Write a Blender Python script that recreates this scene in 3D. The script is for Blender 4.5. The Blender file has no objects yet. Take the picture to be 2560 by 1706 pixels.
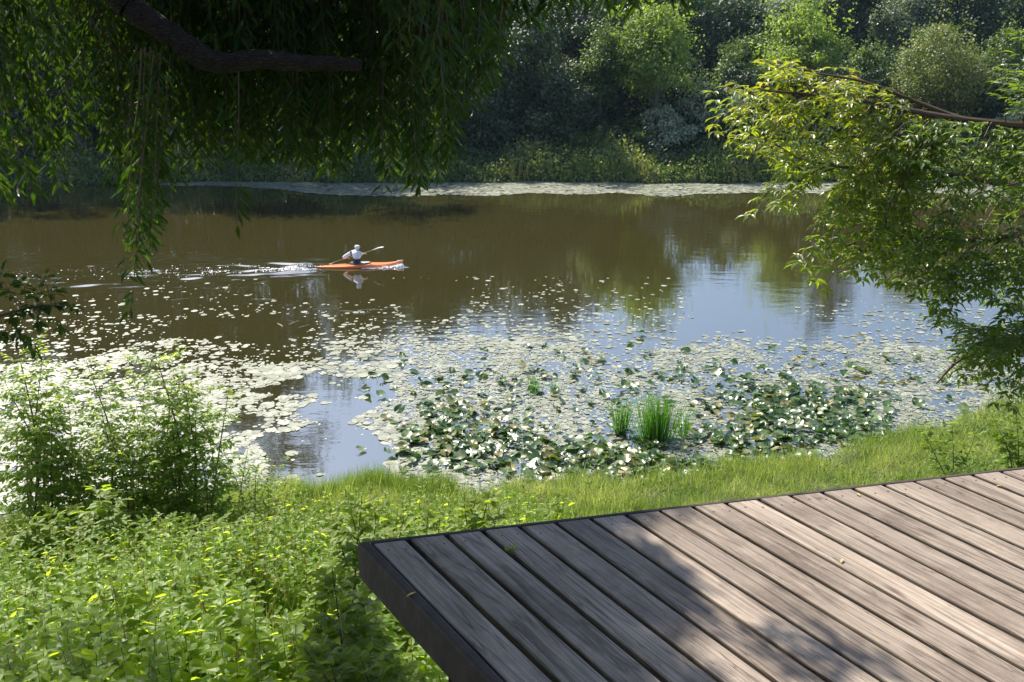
import bpy, math, random
import numpy as np
from mathutils import Vector, Matrix
rng = np.random.default_rng(7)
random.seed(7)
R = math.radians
SC = bpy.context.scene
COL = SC.collection

# ------------------------------------------------------------------ camera
F = 2489.0; W0, H0 = 2560, 1706
PITCH = 17.66
CAMZ = 9.2
cam_d = bpy.data.cameras.new('camera')
cam = bpy.data.objects.new('camera', cam_d); COL.objects.link(cam)
cam_d.sensor_width = 36.0; cam_d.lens = 36.0 * F / W0
cam_d.clip_start = 0.05; cam_d.clip_end = 2000
cam.location = (0, 0, CAMZ); cam.rotation_euler = (R(90 - PITCH), 0, 0)
SC.camera = cam
# ------------------------------------------------------------------ sky and sun
SUN_EL, SUN_AZ = 47.0, -38.0          # azimuth measured clockwise from +Y (camera heading)
sd = Vector((math.sin(R(SUN_AZ)) * math.cos(R(SUN_EL)), math.cos(R(SUN_AZ)) * math.cos(R(SUN_EL)), math.sin(R(SUN_EL))))
w = bpy.data.worlds.new("World"); SC.world = w; w.use_nodes = True
nt = w.node_tree; nt.nodes.clear()
sky = nt.nodes.new('ShaderNodeTexSky'); sky.sky_type = 'NISHITA'; sky.sun_disc = False
sky.sun_elevation = R(SUN_EL); sky.sun_rotation = R(SUN_AZ)
sky.air_density = 1.0; sky.dust_density = 1.4; sky.ozone_density = 2.6
bg = nt.nodes.new('ShaderNodeBackground'); bg.inputs[1].default_value = 0.115
ow = nt.nodes.new('ShaderNodeOutputWorld')
nt.links.new(sky.outputs[0], bg.inputs[0]); nt.links.new(bg.outputs[0], ow.inputs[0])
sl = bpy.data.lights.new('sun', 'SUN'); sl.energy = 4.9; sl.angle = R(0.53); sl.color = (1.0, 0.93, 0.82)
so = bpy.data.objects.new('sun', sl); COL.objects.link(so)
so.rotation_euler = sd.to_track_quat('Z', 'Y').to_euler()
SC.view_settings.view_transform = 'Standard'; SC.view_settings.look = 'None'
SC.view_settings.exposure = 1.08; SC.view_settings.gamma = 1.0
SC.cycles.max_bounces = 7; SC.cycles.transparent_max_bounces = 8
SC.cycles.diffuse_bounces = 3; SC.cycles.glossy_bounces = 3; SC.cycles.transmission_bounces = 4
SC.cycles.use_denoising = True
SC.cycles.sample_clamp_indirect = 6.0

# ------------------------------------------------------------------ picture <-> world helpers
cp, sp = math.cos(R(PITCH)), math.sin(R(PITCH))
def ray(px, py):
    a, b = px - W0 / 2, H0 / 2 - py
    return np.array([a, F * cp + b * sp, -F * sp + b * cp])
def at_z(px, py, z):
    d = ray(px, py); return np.array([0, 0, CAMZ]) + d * ((z - CAMZ) / d[2])
def at_y(px, py, Y):
    d = ray(px, py); return np.array([0, 0, CAMZ]) + d * (Y / d[1])
def proj(P):
    P = np.atleast_2d(P); y = P[:, 1]; z = P[:, 2] - CAMZ
    dep = y * cp - z * sp; up = y * sp + z * cp
    return W0 / 2 + F * P[:, 0] / dep, H0 / 2 - F * up / dep

# ------------------------------------------------------------------ object helpers
def tag(o, label=None, cat=None, group=None, kind=None):
    if label: o['label'] = label
    if cat: o['category'] = cat
    if group: o['group'] = group
    if kind: o['kind'] = kind
    return o
def empty(name, loc=(0, 0, 0), rz=0):
    o = bpy.data.objects.new(name, None); COL.objects.link(o)
    o.location = loc; o.rotation_euler = (0, 0, rz); o.empty_display_size = 0.2
    return o
class MB:
    """collects vertices, faces and a per-vertex tint; build() links ONE mesh object"""
    def __init__(s): s.V = []; s.L = []; s.C = []; s.T = []; s.n = 0; s.MI = []
    def add(s, v, faces, tint=0.5, mi=0):
        v = np.asarray(v, dtype=np.float64).reshape(-1, 3)
        for f in faces:
            s.L.append(np.asarray(f, dtype=np.int64) + s.n); s.C.append(np.array([len(f)])); s.MI.append(np.array([mi]))
        s.V.append(v); s.T.append(np.full(len(v), tint) if np.isscalar(tint) else np.asarray(tint)); s.n += len(v)
    def addmany(s, V, faces, tint):
        """V (n,k,3), the same faces on each"""
        n, k, _ = V.shape
        off = s.n + np.arange(n)[:, None] * k
        for f in faces:
            s.L.append((off + np.asarray(f)[None, :]).ravel()); s.C.append(np.full(n, len(f))); s.MI.append(np.zeros(n, int))
        s.V.append(V.reshape(-1, 3)); s.T.append(np.repeat(tint, k)); s.n += n * k
    def build(s, name, mat, parent=None, smooth=False, loc=None):
        me = bpy.data.meshes.new(name)
        V = np.concatenate(s.V); L = np.concatenate(s.L); C = np.concatenate(s.C); T = np.concatenate(s.T); MI = np.concatenate(s.MI)
        if loc is not None: V = V - np.asarray(loc)
        me.vertices.add(len(V)); me.vertices.foreach_set('co', V.ravel().astype(np.float32))
        me.loops.add(len(L)); me.loops.foreach_set('vertex_index', L.astype(np.int32))
        me.polygons.add(len(C)); st = np.concatenate([[0], np.cumsum(C)[:-1]])
        me.polygons.foreach_set('loop_start', st.astype(np.int32))
        me.polygons.foreach_set('material_index', MI.astype(np.int32))
        a = me.attributes.new('tint', 'FLOAT', 'POINT'); a.data.foreach_set('value', T.astype(np.float32))
        me.update(calc_edges=True); me.validate()
        me.polygons.foreach_set('use_smooth', np.full(len(me.polygons), smooth))
        for m in (mat if isinstance(mat, (list, tuple)) else [mat]): me.materials.append(m)
        o = bpy.data.objects.new(name, me); COL.objects.link(o)
        if loc is not None: o.location = loc
        if parent is not None: o.parent = parent
        return o
def nrm(a):
    return a / np.maximum(np.linalg.norm(a, axis=-1, keepdims=True), 1e-9)
def smooth_path(pts, rad, n=8):
    pts = np.asarray(pts, float); rad = np.asarray(rad, float)
    P = []; Q = []
    ext = np.vstack([2 * pts[0] - pts[1], pts, 2 * pts[-1] - pts[-2]])
    for i in range(len(pts) - 1):
        p0, p1, p2, p3 = ext[i:i + 4]
        for t in np.linspace(0, 1, n, endpoint=False):
            P.append(.5 * ((2 * p1) + (-p0 + p2) * t + (2 * p0 - 5 * p1 + 4 * p2 - p3) * t * t + (-p0 + 3 * p1 - 3 * p2 + p3) * t ** 3))
            Q.append(rad[i] * (1 - t) + rad[i + 1] * t)
    P.append(pts[-1]); Q.append(rad[-1])
    return np.array(P), np.array(Q)
def tube(mb, P, rad, sides=8, rough=0.0, cap=True, tint=.5):
    P = np.asarray(P, float); n = len(P); rad = np.broadcast_to(np.asarray(rad, float), (n,))
    T = nrm(np.gradient(P, axis=0)); ref = np.array([0, 0, 1.0])
    if abs(T[0] @ ref) > .9: ref = np.array([1.0, 0, 0])
    N = nrm(np.cross(T[0], ref)); rings = []
    for i in range(n):
        N = nrm(N - T[i] * (N @ T[i])); B = np.cross(T[i], N)
        a = np.linspace(0, 2 * math.pi, sides, endpoint=False)
        r = rad[i] * (1 + rough * rng.normal(size=sides))
        rings.append(P[i] + (np.cos(a) * r)[:, None] * N + (np.sin(a) * r)[:, None] * B)
    V = np.concatenate(rings); F_ = []
    for i in range(n - 1):
        for j in range(sides):
            k = (j + 1) % sides
            F_.append((i * sides + j, i * sides + k, (i + 1) * sides + k, (i + 1) * sides + j))
    if cap:
        F_.append(tuple(range(sides))[::-1]); F_.append(tuple((n - 1) * sides + j for j in range(sides)))
    mb.add(V, F_, tint)
def bar(mb, a, b, r=.01, r2=None, sides=4, tint=.5):
    tube(mb, np.array([a, b], float), [r, r if r2 is None else r2], sides, tint=tint)
# leaf outlines: verts (along, across, up) and faces
TPL = {
 'quad': (np.array([(0, 0, 0), (.5, .42, .06), (1, 0, -.1), (.5, -.42, .06)]), [(0, 1, 2, 3)]),
 'lance': (np.array([(0, 0, 0), (.35, .10, .02), (.35, 0, -.015), (.35, -.10, .02), (.72, .07, 0), (.72, 0, -.035), (.72, -.07, 0), (1, 0, -.12)]),
           [(0, 2, 1), (0, 3, 2), (1, 2, 5, 4), (2, 3, 6, 5), (4, 5, 7), (5, 6, 7)]),
 'ovate': (np.array([(0, 0, 0), (.22, .24, .05), (.3, 0, -.01), (.22, -.24, .05), (.62, .2, .03), (.66, 0, -.06), (.62, -.2, .03), (1, 0, -.2)]),
           [(0, 2, 1), (0, 3, 2), (1, 2, 5, 4), (2, 3, 6, 5), (4, 5, 7), (5, 6, 7)]),
 'lobed': (np.array([(0, 0, 0), (.15, .22, .03), (.5, .45, .0), (.48, .2, .03), (.75, .22, -.02), (1, 0, -.15), (.75, -.22, -.02), (.48, -.2, .03), (.5, -.45, 0), (.15, -.22, .03), (.45, 0, -.03)]),
           [(0, 10, 3, 1), (1, 3, 2), (3, 10, 5, 4), (10, 7, 6, 5), (0, 9, 7, 10), (9, 8, 7)]),
 'blade': (np.array([(0, .5, 0), (0, -.5, 0), (.5, .38, .0), (.5, -.38, .0), (1, 0, 0)]), [(0, 1, 3, 2), (2, 3, 4)]),
}
def leaves(mb, tpl, P, D, N, S, T=None, wid=1.0):
    tv, tf = TPL[tpl] if isinstance(tpl, str) else tpl
    P, D, N = np.asarray(P, float), nrm(np.asarray(D, float)), np.asarray(N, float)
    S = np.broadcast_to(np.asarray(S, float), (len(P),)); wid = np.broadcast_to(np.asarray(wid, float), (len(P),))
    Z = nrm(N - D * (N * D).sum(1, keepdims=True)); Y = np.cross(Z, D)
    V = P[:, None, :] + S[:, None, None] * (tv[None, :, 0, None] * D[:, None] + (tv[None, :, 1, None] * wid[:, None, None]) * Y[:, None] + tv[None, :, 2, None] * Z[:, None])
    if T is None: T = rng.random(len(P))
    mb.addmany(V, tf, T)
def rsph(n): return nrm(rng.normal(size=(n, 3)))
UP = np.array([0, 0, 1.0])

# ------------------------------------------------------------------ materials
def mat(name):
    m = bpy.data.materials.new(name); m.use_nodes = True
    n = m.node_tree.nodes; n.clear()
    return m, n, m.node_tree.links
def ramp(n, stops):
    r = n.new('ShaderNodeValToRGB'); e = r.color_ramp.elements
    while len(e) < len(stops): e.new(.5)
    for k, (p, c) in enumerate(stops): e[k].position = p; e[k].color = (*c, 1) if len(c) == 3 else c
    return r
def leaf_mat(name, cols, trans=.4, tcol=1.5, rough=.45, spec=.5, yellow=1.25):
    m, n, l = mat(name)
    at = n.new('ShaderNodeAttribute'); at.attribute_name = 'tint'
    rp = ramp(n, [(i / (len(cols) - 1), c) for i, c in enumerate(cols)]); l.new(at.outputs['Fac'], rp.inputs[0])
    p = n.new('ShaderNodeBsdfPrincipled'); l.new(rp.outputs[0], p.inputs['Base Color'])
    p.inputs['Roughness'].default_value = rough; p.inputs['Specular IOR Level'].default_value = spec
    t = n.new('ShaderNodeBsdfTranslucent')
    mx = n.new('ShaderNodeMix'); mx.data_type = 'RGBA'; mx.blend_type = 'MULTIPLY'; mx.inputs[0].default_value = 1
    l.new(rp.outputs[0], mx.inputs[6]); mx.inputs[7].default_value = (tcol * yellow, tcol * 1.15, tcol * .45, 1)
    l.new(mx.outputs[2], t.inputs[0])
    s = n.new('ShaderNodeMixShader'); s.inputs[0].default_value = trans
    l.new(p.outputs[0], s.inputs[1]); l.new(t.outputs[0], s.inputs[2])
    o = n.new('ShaderNodeOutputMaterial'); l.new(s.outputs[0], o.inputs[0])
    return m
def plain(name, col, rough=.6, metallic=0, spec=.5, noise=0, nscale=8, bump=0, coat=0):
    m, n, l = mat(name)
    p = n.new('ShaderNodeBsdfPrincipled'); p.inputs['Base Color'].default_value = (*col, 1)
    p.inputs['Roughness'].default_value = rough; p.inputs['Metallic'].default_value = metallic
    p.inputs['Specular IOR Level'].default_value = spec; p.inputs['Coat Weight'].default_value = coat
    if noise or bump:
        tc = n.new('ShaderNodeTexCoord'); nz = n.new('ShaderNodeTexNoise'); nz.inputs['Scale'].default_value = nscale
        nz.inputs['Detail'].default_value = 6; l.new(tc.outputs['Object'], nz.inputs['Vector'])
        r = ramp(n, [(.3, tuple(c * (1 - noise) for c in col)), (.7, tuple(min(1, c * (1 + noise)) for c in col))])
        l.new(nz.outputs['Fac'], r.inputs[0]); l.new(r.outputs[0], p.inputs['Base Color'])
        if bump:
            b = n.new('ShaderNodeBump'); b.inputs['Strength'].default_value = bump; b.inputs['Distance'].default_value = .02
            l.new(nz.outputs['Fac'], b.inputs['Height']); l.new(b.outputs[0], p.inputs['Normal'])
    o = n.new('ShaderNodeOutputMaterial'); l.new(p.outputs[0], o.inputs[0])
    return m
M = {}
M['willow'] = leaf_mat('willow_leaf', [(.018, .045, .006), (.028, .06, .008), (.045, .08, .010), (.08, .09, .015)], .45, 2.0, .42, .35, 1.2)
M['maple'] = leaf_mat('maple_leaf', [(.04, .075, .008), (.06, .105, .010), (.09, .14, .014), (.15, .16, .02)], .42, 3.0, .36, .5, 1.3)
M['nettle'] = leaf_mat('nettle_leaf', [(.05, .10, .010), (.08, .14, .014), (.10, .16, .018), (.12, .175, .025)], .52, 4.6, .45, .28, 1.42)
M['bright'] = leaf_mat('bright_leaf', [(.08, .14, .010), (.12, .18, .014), (.14, .19, .025)], .48, 2.5, .5, .3, 1.15)
M['sapling'] = leaf_mat('sapling_leaf', [(.06, .11, .014), (.09, .15, .018), (.12, .18, .026), (.17, .22, .04)], .5, 3.4, .45, .25, 1.3)
M['grass'] = leaf_mat('grass_blade', [(.085, .135, .03), (.14, .20, .05), (.21, .26, .08), (.36, .37, .18)], .4, 1.6, .5, .35, 1.1)
M['tassel'] = leaf_mat('seed_tassel', [(.2, .21, .08), (.3, .27, .12)], .3, 1.2, .7, .3)
M['reed'] = leaf_mat('reed_blade', [(.04, .11, .012), (.06, .16, .016), (.09, .2, .025)], .4, 1.8, .55, .2, 1.0)
M['bank_weed'] = leaf_mat('bank_weed_leaf', [(.06, .11, .02), (.09, .15, .03), (.13, .19, .05)], .4, 1.9, .5, .4, 1.1)
M['dark_tree'] = leaf_mat('dark_tree_leaf', [(.022, .045, .016), (.035, .065, .02), (.055, .09, .026)], .25, 1.3, .5, .5, 1.1)
M['green_tree'] = leaf_mat('green_tree_leaf', [(.05, .09, .02), (.075, .13, .025), (.11, .17, .035)], .35, 1.5, .5, .5, 1.2)
M['light_tree'] = leaf_mat('light_tree_leaf', [(.09, .15, .025), (.14, .21, .035), (.2, .28, .05)], .45, 1.8, .5, .5, 1.2)
M['silver_tree'] = leaf_mat('silver_tree_leaf', [(.15, .19, .12), (.22, .26, .17), (.32, .35, .25)], .3, 1.1, .5, .6, 1.0)
M['olive_tree'] = leaf_mat('olive_tree_leaf', [(.09, .12, .035), (.14, .17, .045), (.2, .22, .065)], .35, 1.4, .5, .5, 1.15)
M['marsh'] = leaf_mat('marsh_leaf', [(.07, .12, .035), (.13, .18, .05), (.22, .25, .08), (.3, .2, .08)], .35, 1.6, .5, .4, 1.1)
M['bark'] = plain('bark', (.055, .038, .026), .9, noise=.5, nscale=14, bump=1.0)
M['bark_grey'] = plain('bark_grey', (.10, .08, .06), .9, noise=.4, nscale=10, bump=.6)
M['twig'] = plain('twig', (.09, .055, .03), .7)
M['stem'] = plain('green_stem', (.09, .13, .04), .6)
M['soil'] = plain('soil', (.035, .045, .018), .95, noise=.5, nscale=1.5, bump=.5)

def bark_mat():
    m, n, l = mat('willow_bark')
    tc = n.new('ShaderNodeTexCoord'); mp = n.new('ShaderNodeMapping'); mp.inputs['Scale'].default_value = (9, 9, 30)
    l.new(tc.outputs['Object'], mp.inputs[0])
    v = n.new('ShaderNodeTexVoronoi'); v.feature = 'DISTANCE_TO_EDGE'; v.inputs['Scale'].default_value = 2.0; l.new(mp.outputs[0], v.inputs[0])
    nz = n.new('ShaderNodeTexNoise'); nz.inputs['Scale'].default_value = 20; nz.inputs['Detail'].default_value = 8; l.new(tc.outputs['Object'], nz.inputs[0])
    ad = n.new('ShaderNodeMath'); ad.operation = 'MULTIPLY_ADD'; ad.inputs[1].default_value = 1.2
    l.new(v.outputs['Distance'], ad.inputs[0]); l.new(nz.outputs['Fac'], ad.inputs[2])
    r = ramp(n, [(.3, (.01, .006, .005)), (.6, (.035, .022, .017)), (.9, (.06, .04, .03))]); l.new(ad.outputs[0], r.inputs[0])
    p = n.new('ShaderNodeBsdfPrincipled'); p.inputs['Roughness'].default_value = .9; l.new(r.outputs[0], p.inputs['Base Color'])
    b = n.new('ShaderNodeBump'); b.inputs['Strength'].default_value = 1; b.inputs['Distance'].default_value = .03
    l.new(ad.outputs[0], b.inputs['Height']); l.new(b.outputs[0], p.inputs['Normal'])
    o = n.new('ShaderNodeOutputMaterial'); l.new(p.outputs[0], o.inputs[0]); return m
M['willow_bark'] = bark_mat()

def water_mat():
    m, n, l = mat('river_water')
    tc = n.new('ShaderNodeTexCoord')
    p = n.new('ShaderNodeBsdfPrincipled')
    p.inputs['Base Color'].default_value = (.034, .030, .0085, 1)
    p.inputs['Roughness'].default_value = .03; p.inputs['IOR'].default_value = 4.0
    def nz(sc, det, stretch):
        mp = n.new('ShaderNodeMapping'); mp.inputs['Scale'].default_value = stretch; l.new(tc.outputs['Object'], mp.inputs[0])
        t = n.new('ShaderNodeTexNoise'); t.inputs['Scale'].default_value = sc; t.inputs['Detail'].default_value = det
        l.new(mp.outputs[0], t.inputs[0]); return t.outputs['Fac']
    a = nz(1.6, 3, (.5, 1.3, 1)); b2 = nz(9, 2, (.6, 1.4, 1)); c = nz(.12, 2, (1, 1, 1))
    rc = ramp(n, [(.42, (.25, .25, .25)), (.6, (1, 1, 1))]); l.new(c, rc.inputs[0])
    ad = n.new('ShaderNodeMath'); ad.operation = 'MULTIPLY_ADD'; ad.inputs[1].default_value = .14; l.new(b2, ad.inputs[0]); l.new(a, ad.inputs[2])
    mu = n.new('ShaderNodeMath'); mu.operation = 'MULTIPLY'; l.new(ad.outputs[0], mu.inputs[0]); l.new(rc.outputs[0], mu.inputs[1])
    b = n.new('ShaderNodeBump'); b.inputs['Strength'].default_value = .5; b.inputs['Distance'].default_value = .016
    l.new(mu.outputs[0], b.inputs['Height']); l.new(b.outputs[0], p.inputs['Normal'])
    o = n.new('ShaderNodeOutputMaterial'); l.new(p.outputs[0], o.inputs[0]); return m
M['water'] = water_mat()

def wood_mat():
    m, n, l = mat('weathered_board')
    tc = n.new('ShaderNodeTexCoord'); oi = n.new('ShaderNodeObjectInfo')
    def add_off(vec, k):
        v = n.new('ShaderNodeVectorMath'); v.operation = 'SCALE'; v.inputs[0].default_value = (31.0, 7.0, 13.0)
        l.new(oi.outputs['Random'], v.inputs['Scale'])
        a = n.new('ShaderNodeVectorMath'); a.operation = 'ADD'; l.new(vec, a.inputs[0]); l.new(v.outputs[0], a.inputs[1]); return a.outputs[0]
    base = add_off(tc.outputs['Object'], 1)
    def nz(scale, stretch, det=6, rgh=.6, dist=0):
        mp = n.new('ShaderNodeMapping'); mp.inputs['Scale'].default_value = stretch; l.new(base, mp.inputs[0])
        t = n.new('ShaderNodeTexNoise'); t.inputs['Scale'].default_value = scale; t.inputs['Detail'].default_value = det
        t.inputs['Roughness'].default_value = rgh; t.inputs['Distortion'].default_value = dist
        l.new(mp.outputs[0], t.inputs[0]); return t.outputs['Fac']
    grain = nz(60, (.035, 1, 1), 5, .7, .3)          # board runs along local X
    fine = nz(190, (.012, 1, 1), 3, .6)
    blotch = nz(4.5, (.45, 1, 1), 7, .65)
    crack = nz(14, (.06, 1, 1), 2, .4, 1.2)
    r1 = ramp(n, [(.3, (.23, .185, .145)), (.5, (.33, .27, .215)), (.72, (.42, .352, .285))]); l.new(grain, r1.inputs[0])
    rb = ramp(n, [(.32, (.58, .56, .55)), (.6, (1, 1, 1))]); l.new(blotch, rb.inputs[0])
    rf = ramp(n, [(.35, (.6, .57, .54)), (.58, (1, 1, 1))]); l.new(fine, rf.inputs[0])
    rk = ramp(n, [(.474, (1, 1, 1)), (.498, (.28, .25, .23)), (.504, (.28, .25, .23)), (.524, (1, 1, 1))]); l.new(crack, rk.inputs[0])
    def mul(a, b, f=1):
        x = n.new('ShaderNodeMix'); x.data_type = 'RGBA'; x.blend_type = 'MULTIPLY'; x.inputs[0].default_value = f
        l.new(a, x.inputs[6]); l.new(b, x.inputs[7]); return x.outputs[2]
    c = mul(mul(mul(r1.outputs[0], rb.outputs[0]), rf.outputs[0], .8), rk.outputs[0], .6)
    ck2 = nz(26, (.05, 1, 1), 2, .5, .8)
    rk2 = ramp(n, [(.492, (1, 1, 1)), (.5, (.3, .26, .23)), (.508, (1, 1, 1))]); l.new(ck2, rk2.inputs[0]); c = mul(c, rk2.outputs[0], .8)
    stn = nz(2.2, (.8, 1, 1), 6, .7); rs = ramp(n, [(.36, (.55, .52, .5)), (.5, (1, 1, 1))]); l.new(stn, rs.inputs[0]); c = mul(c, rs.outputs[0], .75)
    # knots
    mp = n.new('ShaderNodeMapping'); mp.inputs['Scale'].default_value = (1.2, 4.0, 1); l.new(base, mp.inputs[0])
    vo = n.new('ShaderNodeTexVoronoi'); vo.inputs['Scale'].default_value = 1.6; l.new(mp.outputs[0], vo.inputs[0])
    kr = ramp(n, [(.03, (.35, .27, .22)), (.09, (.75, .7, .66)), (.13, (1, 1, 1))]); l.new(vo.outputs['Distance'], kr.inputs[0])
    c = mul(c, kr.outputs[0], .8)
    tn = n.new('ShaderNodeMapRange'); l.new(oi.outputs['Random'], tn.inputs[0]); tn.inputs[3].default_value = .8; tn.inputs[4].default_value = 1.12
    sc = n.new('ShaderNodeVectorMath'); sc.operation = 'SCALE'; l.new(c, sc.inputs[0]); l.new(tn.outputs[0], sc.inputs['Scale'])
    p = n.new('ShaderNodeBsdfPrincipled'); p.inputs['Roughness'].default_value = .62; p.inputs['Specular IOR Level'].default_value = .3
    l.new(sc.outputs[0], p.inputs['Base Color'])
    h = n.new('ShaderNodeMath'); h.operation = 'MULTIPLY_ADD'; h.inputs[1].default_value = .5; l.new(fine, h.inputs[0]); l.new(grain, h.inputs[2])
    h2 = n.new('ShaderNodeMath'); h2.operation = 'ADD'; l.new(h.outputs[0], h2.inputs[0]); l.new(rk.outputs[0], h2.inputs[1])
    b = n.new('ShaderNodeBump'); b.inputs['Strength'].default_value = .55; b.inputs['Distance'].default_value = .003
    l.new(h2.outputs[0], b.inputs['Height']); l.new(b.outputs[0], p.inputs['Normal'])
    o = n.new('ShaderNodeOutputMaterial'); l.new(p.outputs[0], o.inputs[0]); return m
M['board'] = wood_mat()
M['fascia'] = plain('shade_toned_fascia_wood', (.035, .024, .018), .75, noise=.4, nscale=9, bump=.6)  # near-black colour carries the backlit shade of the deck's left face
M['screw'] = plain('screw_steel', (.12, .11, .10), .45, .7)

# ------------------------------------------------------------------ terrain
SHX = np.array([-300, -60, -20, -10.0, -3.2, 0, 3.3, 7.4, 13.0, 20, 60, 300])
_s = [at_z(0, 1290, 0), at_z(890, 1222, 0), at_z(1280, 1215, 0), at_z(1700, 1190, 0), at_z(2100, 1130, 0), at_z(2560, 1010, 0)]
SHX = np.array([-300, -60, -20] + [a[0] for a in _s] + [22, 60, 300]); SHY = np.array([15.5, 15.5, 17.0] + [a[1] for a in _s] + [26, 30, 34])
def shore(x): return np.interp(x, SHX, SHY) + .25 * np.sin(x * 1.7) + .15 * np.sin(x * 4.1 + 1)
FAR = 60.6
def farshore(x): return FAR + .3 * np.sin(x * .35 + 1) + .15 * np.sin(x * 1.3)
def ground(x, y):
    x = np.asarray(x, float); y = np.asarray(y, float)
    d = shore(x) - y
    near = np.interp(d, [-8, -2, 0, .6, 4, 12, 19, 60, 400], [-2.2, -.9, -.03, .18, .95, 3.75, 6.3, 9, 12])
    e = y - farshore(x)
    far = np.interp(e, [-8, -2, 0, .5, 6, 16, 35, 80, 500], [-2.2, -.9, -.03, .35, 1.2, 3.3, 6.2, 8, 9])
    bump_ = .07 * np.sin(x * 1.3 + y * .7) + .05 * np.sin(x * 2.9 - y * 2.1)
    g = np.maximum(near, far)
    return g + bump_ * np.clip(g, 0, 1)
def sheet(name, xs, ys, zf, m, kind, smooth=True):
    X, Y = np.meshgrid(xs, ys); Z = zf(X, Y)
    V = np.stack([X, Y, Z], -1).reshape(-1, 3); nx, ny = len(xs), len(ys)
    i = (np.arange(ny - 1)[:, None] * nx + np.arange(nx - 1)[None, :]).ravel()
    q = np.stack([i, i + 1, i + nx + 1, i + nx], 1)
    mb = MB(); mb.V = [V]; mb.T = [np.full(len(V), .5)]; mb.n = len(V); mb.L = [q.ravel()]; mb.C = [np.full(len(q), 4)]; mb.MI = [np.zeros(len(q), int)]
    o = mb.build(name, m, smooth=smooth); tag(o, kind=kind); return o
xs = np.unique(np.concatenate([np.linspace(-700, -60, 22), np.linspace(-60, 60, 241), np.linspace(60, 700, 22)]))
ys = np.unique(np.concatenate([np.linspace(-300, -8, 14), np.linspace(-8, 30, 153), np.linspace(30, 56, 14), np.linspace(56, 110, 110), np.linspace(110, 900, 20)]))
tag(sheet('ground', xs, ys, ground, M['soil'], 'structure'), 'earth banks on both sides of the river')

def vnoise(x, y, s, seed=0):
    """smooth value noise"""
    r2 = np.random.default_rng(seed); G = r2.random((64, 64))
    u, v = x / s, y / s; i, j = np.floor(u).astype(int), np.floor(v).astype(int); fu, fv = u - i, v - j
    fu = fu * fu * (3 - 2 * fu); fv = fv * fv * (3 - 2 * fv); g = lambda a, b: G[a % 64, b % 64]
    return (g(i, j) * (1 - fu) + g(i + 1, j) * fu) * (1 - fv) + (g(i, j + 1) * (1 - fu) + g(i + 1, j + 1) * fu) * fv
# kayak position and heading
KC = at_z(899, 667, 0); KYAW = R(7)
kdir = np.array([math.cos(KYAW), math.sin(KYAW)]); klat = np.array([-math.sin(KYAW), math.cos(KYAW)])
wk = [(rng.normal() * 3.2 + 0, rng.normal() * 7.5, rng.random() * 6.28, .6 + rng.random() * .8) for _ in range(26)]
def wave(X, Y):
    dx, dy = X - KC[0], Y - KC[1]
    s = -(dx * kdir[0] + dy * kdir[1]) - 1.2          # metres behind the middle of the boat
    t = dx * klat[0] + dy * klat[1]
    sp_ = np.clip(s, 0, None)
    t = t + .12 * np.sin(sp_ * .8) * np.clip(sp_ / 4, 0, 1)
    arm = .28 + .15 * sp_
    brk = .38 + .62 * np.clip(vnoise(X + 50, Y * 2.5 + 50, .9, 33) * 2.0 - .5, 0, 1)
    on = np.clip(s / .8, 0, 1) * (np.exp(-sp_ / 6.5) * .95 + .5 * np.exp(-sp_ / 20)) * brk
    a = np.abs(t)
    d = a - arm
    z = .032 * np.exp(-(d / (.45 + .07 * sp_)) ** 2) * np.cos(2 * math.pi * d / (.55 + .05 * sp_) + 1.2 * np.sin(sp_ * 1.1 + np.sign(t))) * on
    z += .012 * np.exp(-((d - .6) / .9) ** 2) * np.cos(2 * math.pi * d / .7 + 1.0 * np.sin(sp_ * .7)) * on
    z += .013 * np.exp(-(a / (arm + .9)) ** 2) * np.cos(2 * math.pi * (sp_ + .25 * a * a) / 1.3) * np.exp(-sp_ / 28) * np.clip(s / .8, 0, 1)
    inner = np.exp(-(a / (arm * .85)) ** 4) * np.clip(s / .4, 0, 1) * np.exp(-sp_ / 15)
    ch = 0
    for kx, ky, ph, am in wk: ch = ch + am * np.sin(kx * X + ky * Y + ph)
    z += .0052 * ch * inner
    # bow wave
    b = np.exp(-((dx * kdir[0] + dy * kdir[1] - 1.5) / .45) ** 2) * np.exp(-(np.abs(np.abs(t) - .28) / .16) ** 2)
    z += .03 * b * (1 + .25 * ch)
    return z
wx = np.unique(np.concatenate([np.linspace(-700, -30, 18), np.arange(-30, -17, .25), np.arange(-17.5, -2.5, .05), np.linspace(-2.5, 0, 12), np.linspace(0, 700, 30)]))
wy = np.unique(np.concatenate([np.linspace(10, KC[1] - 4.2, 40), np.arange(KC[1] - 4.2, KC[1] + 3.6, .045), np.linspace(KC[1] + 3.6, 66, 30)]))
tag(sheet('water', wx, wy, wave, M['water'], 'structure'), 'calm brown river water reflecting trees and sky')

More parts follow.
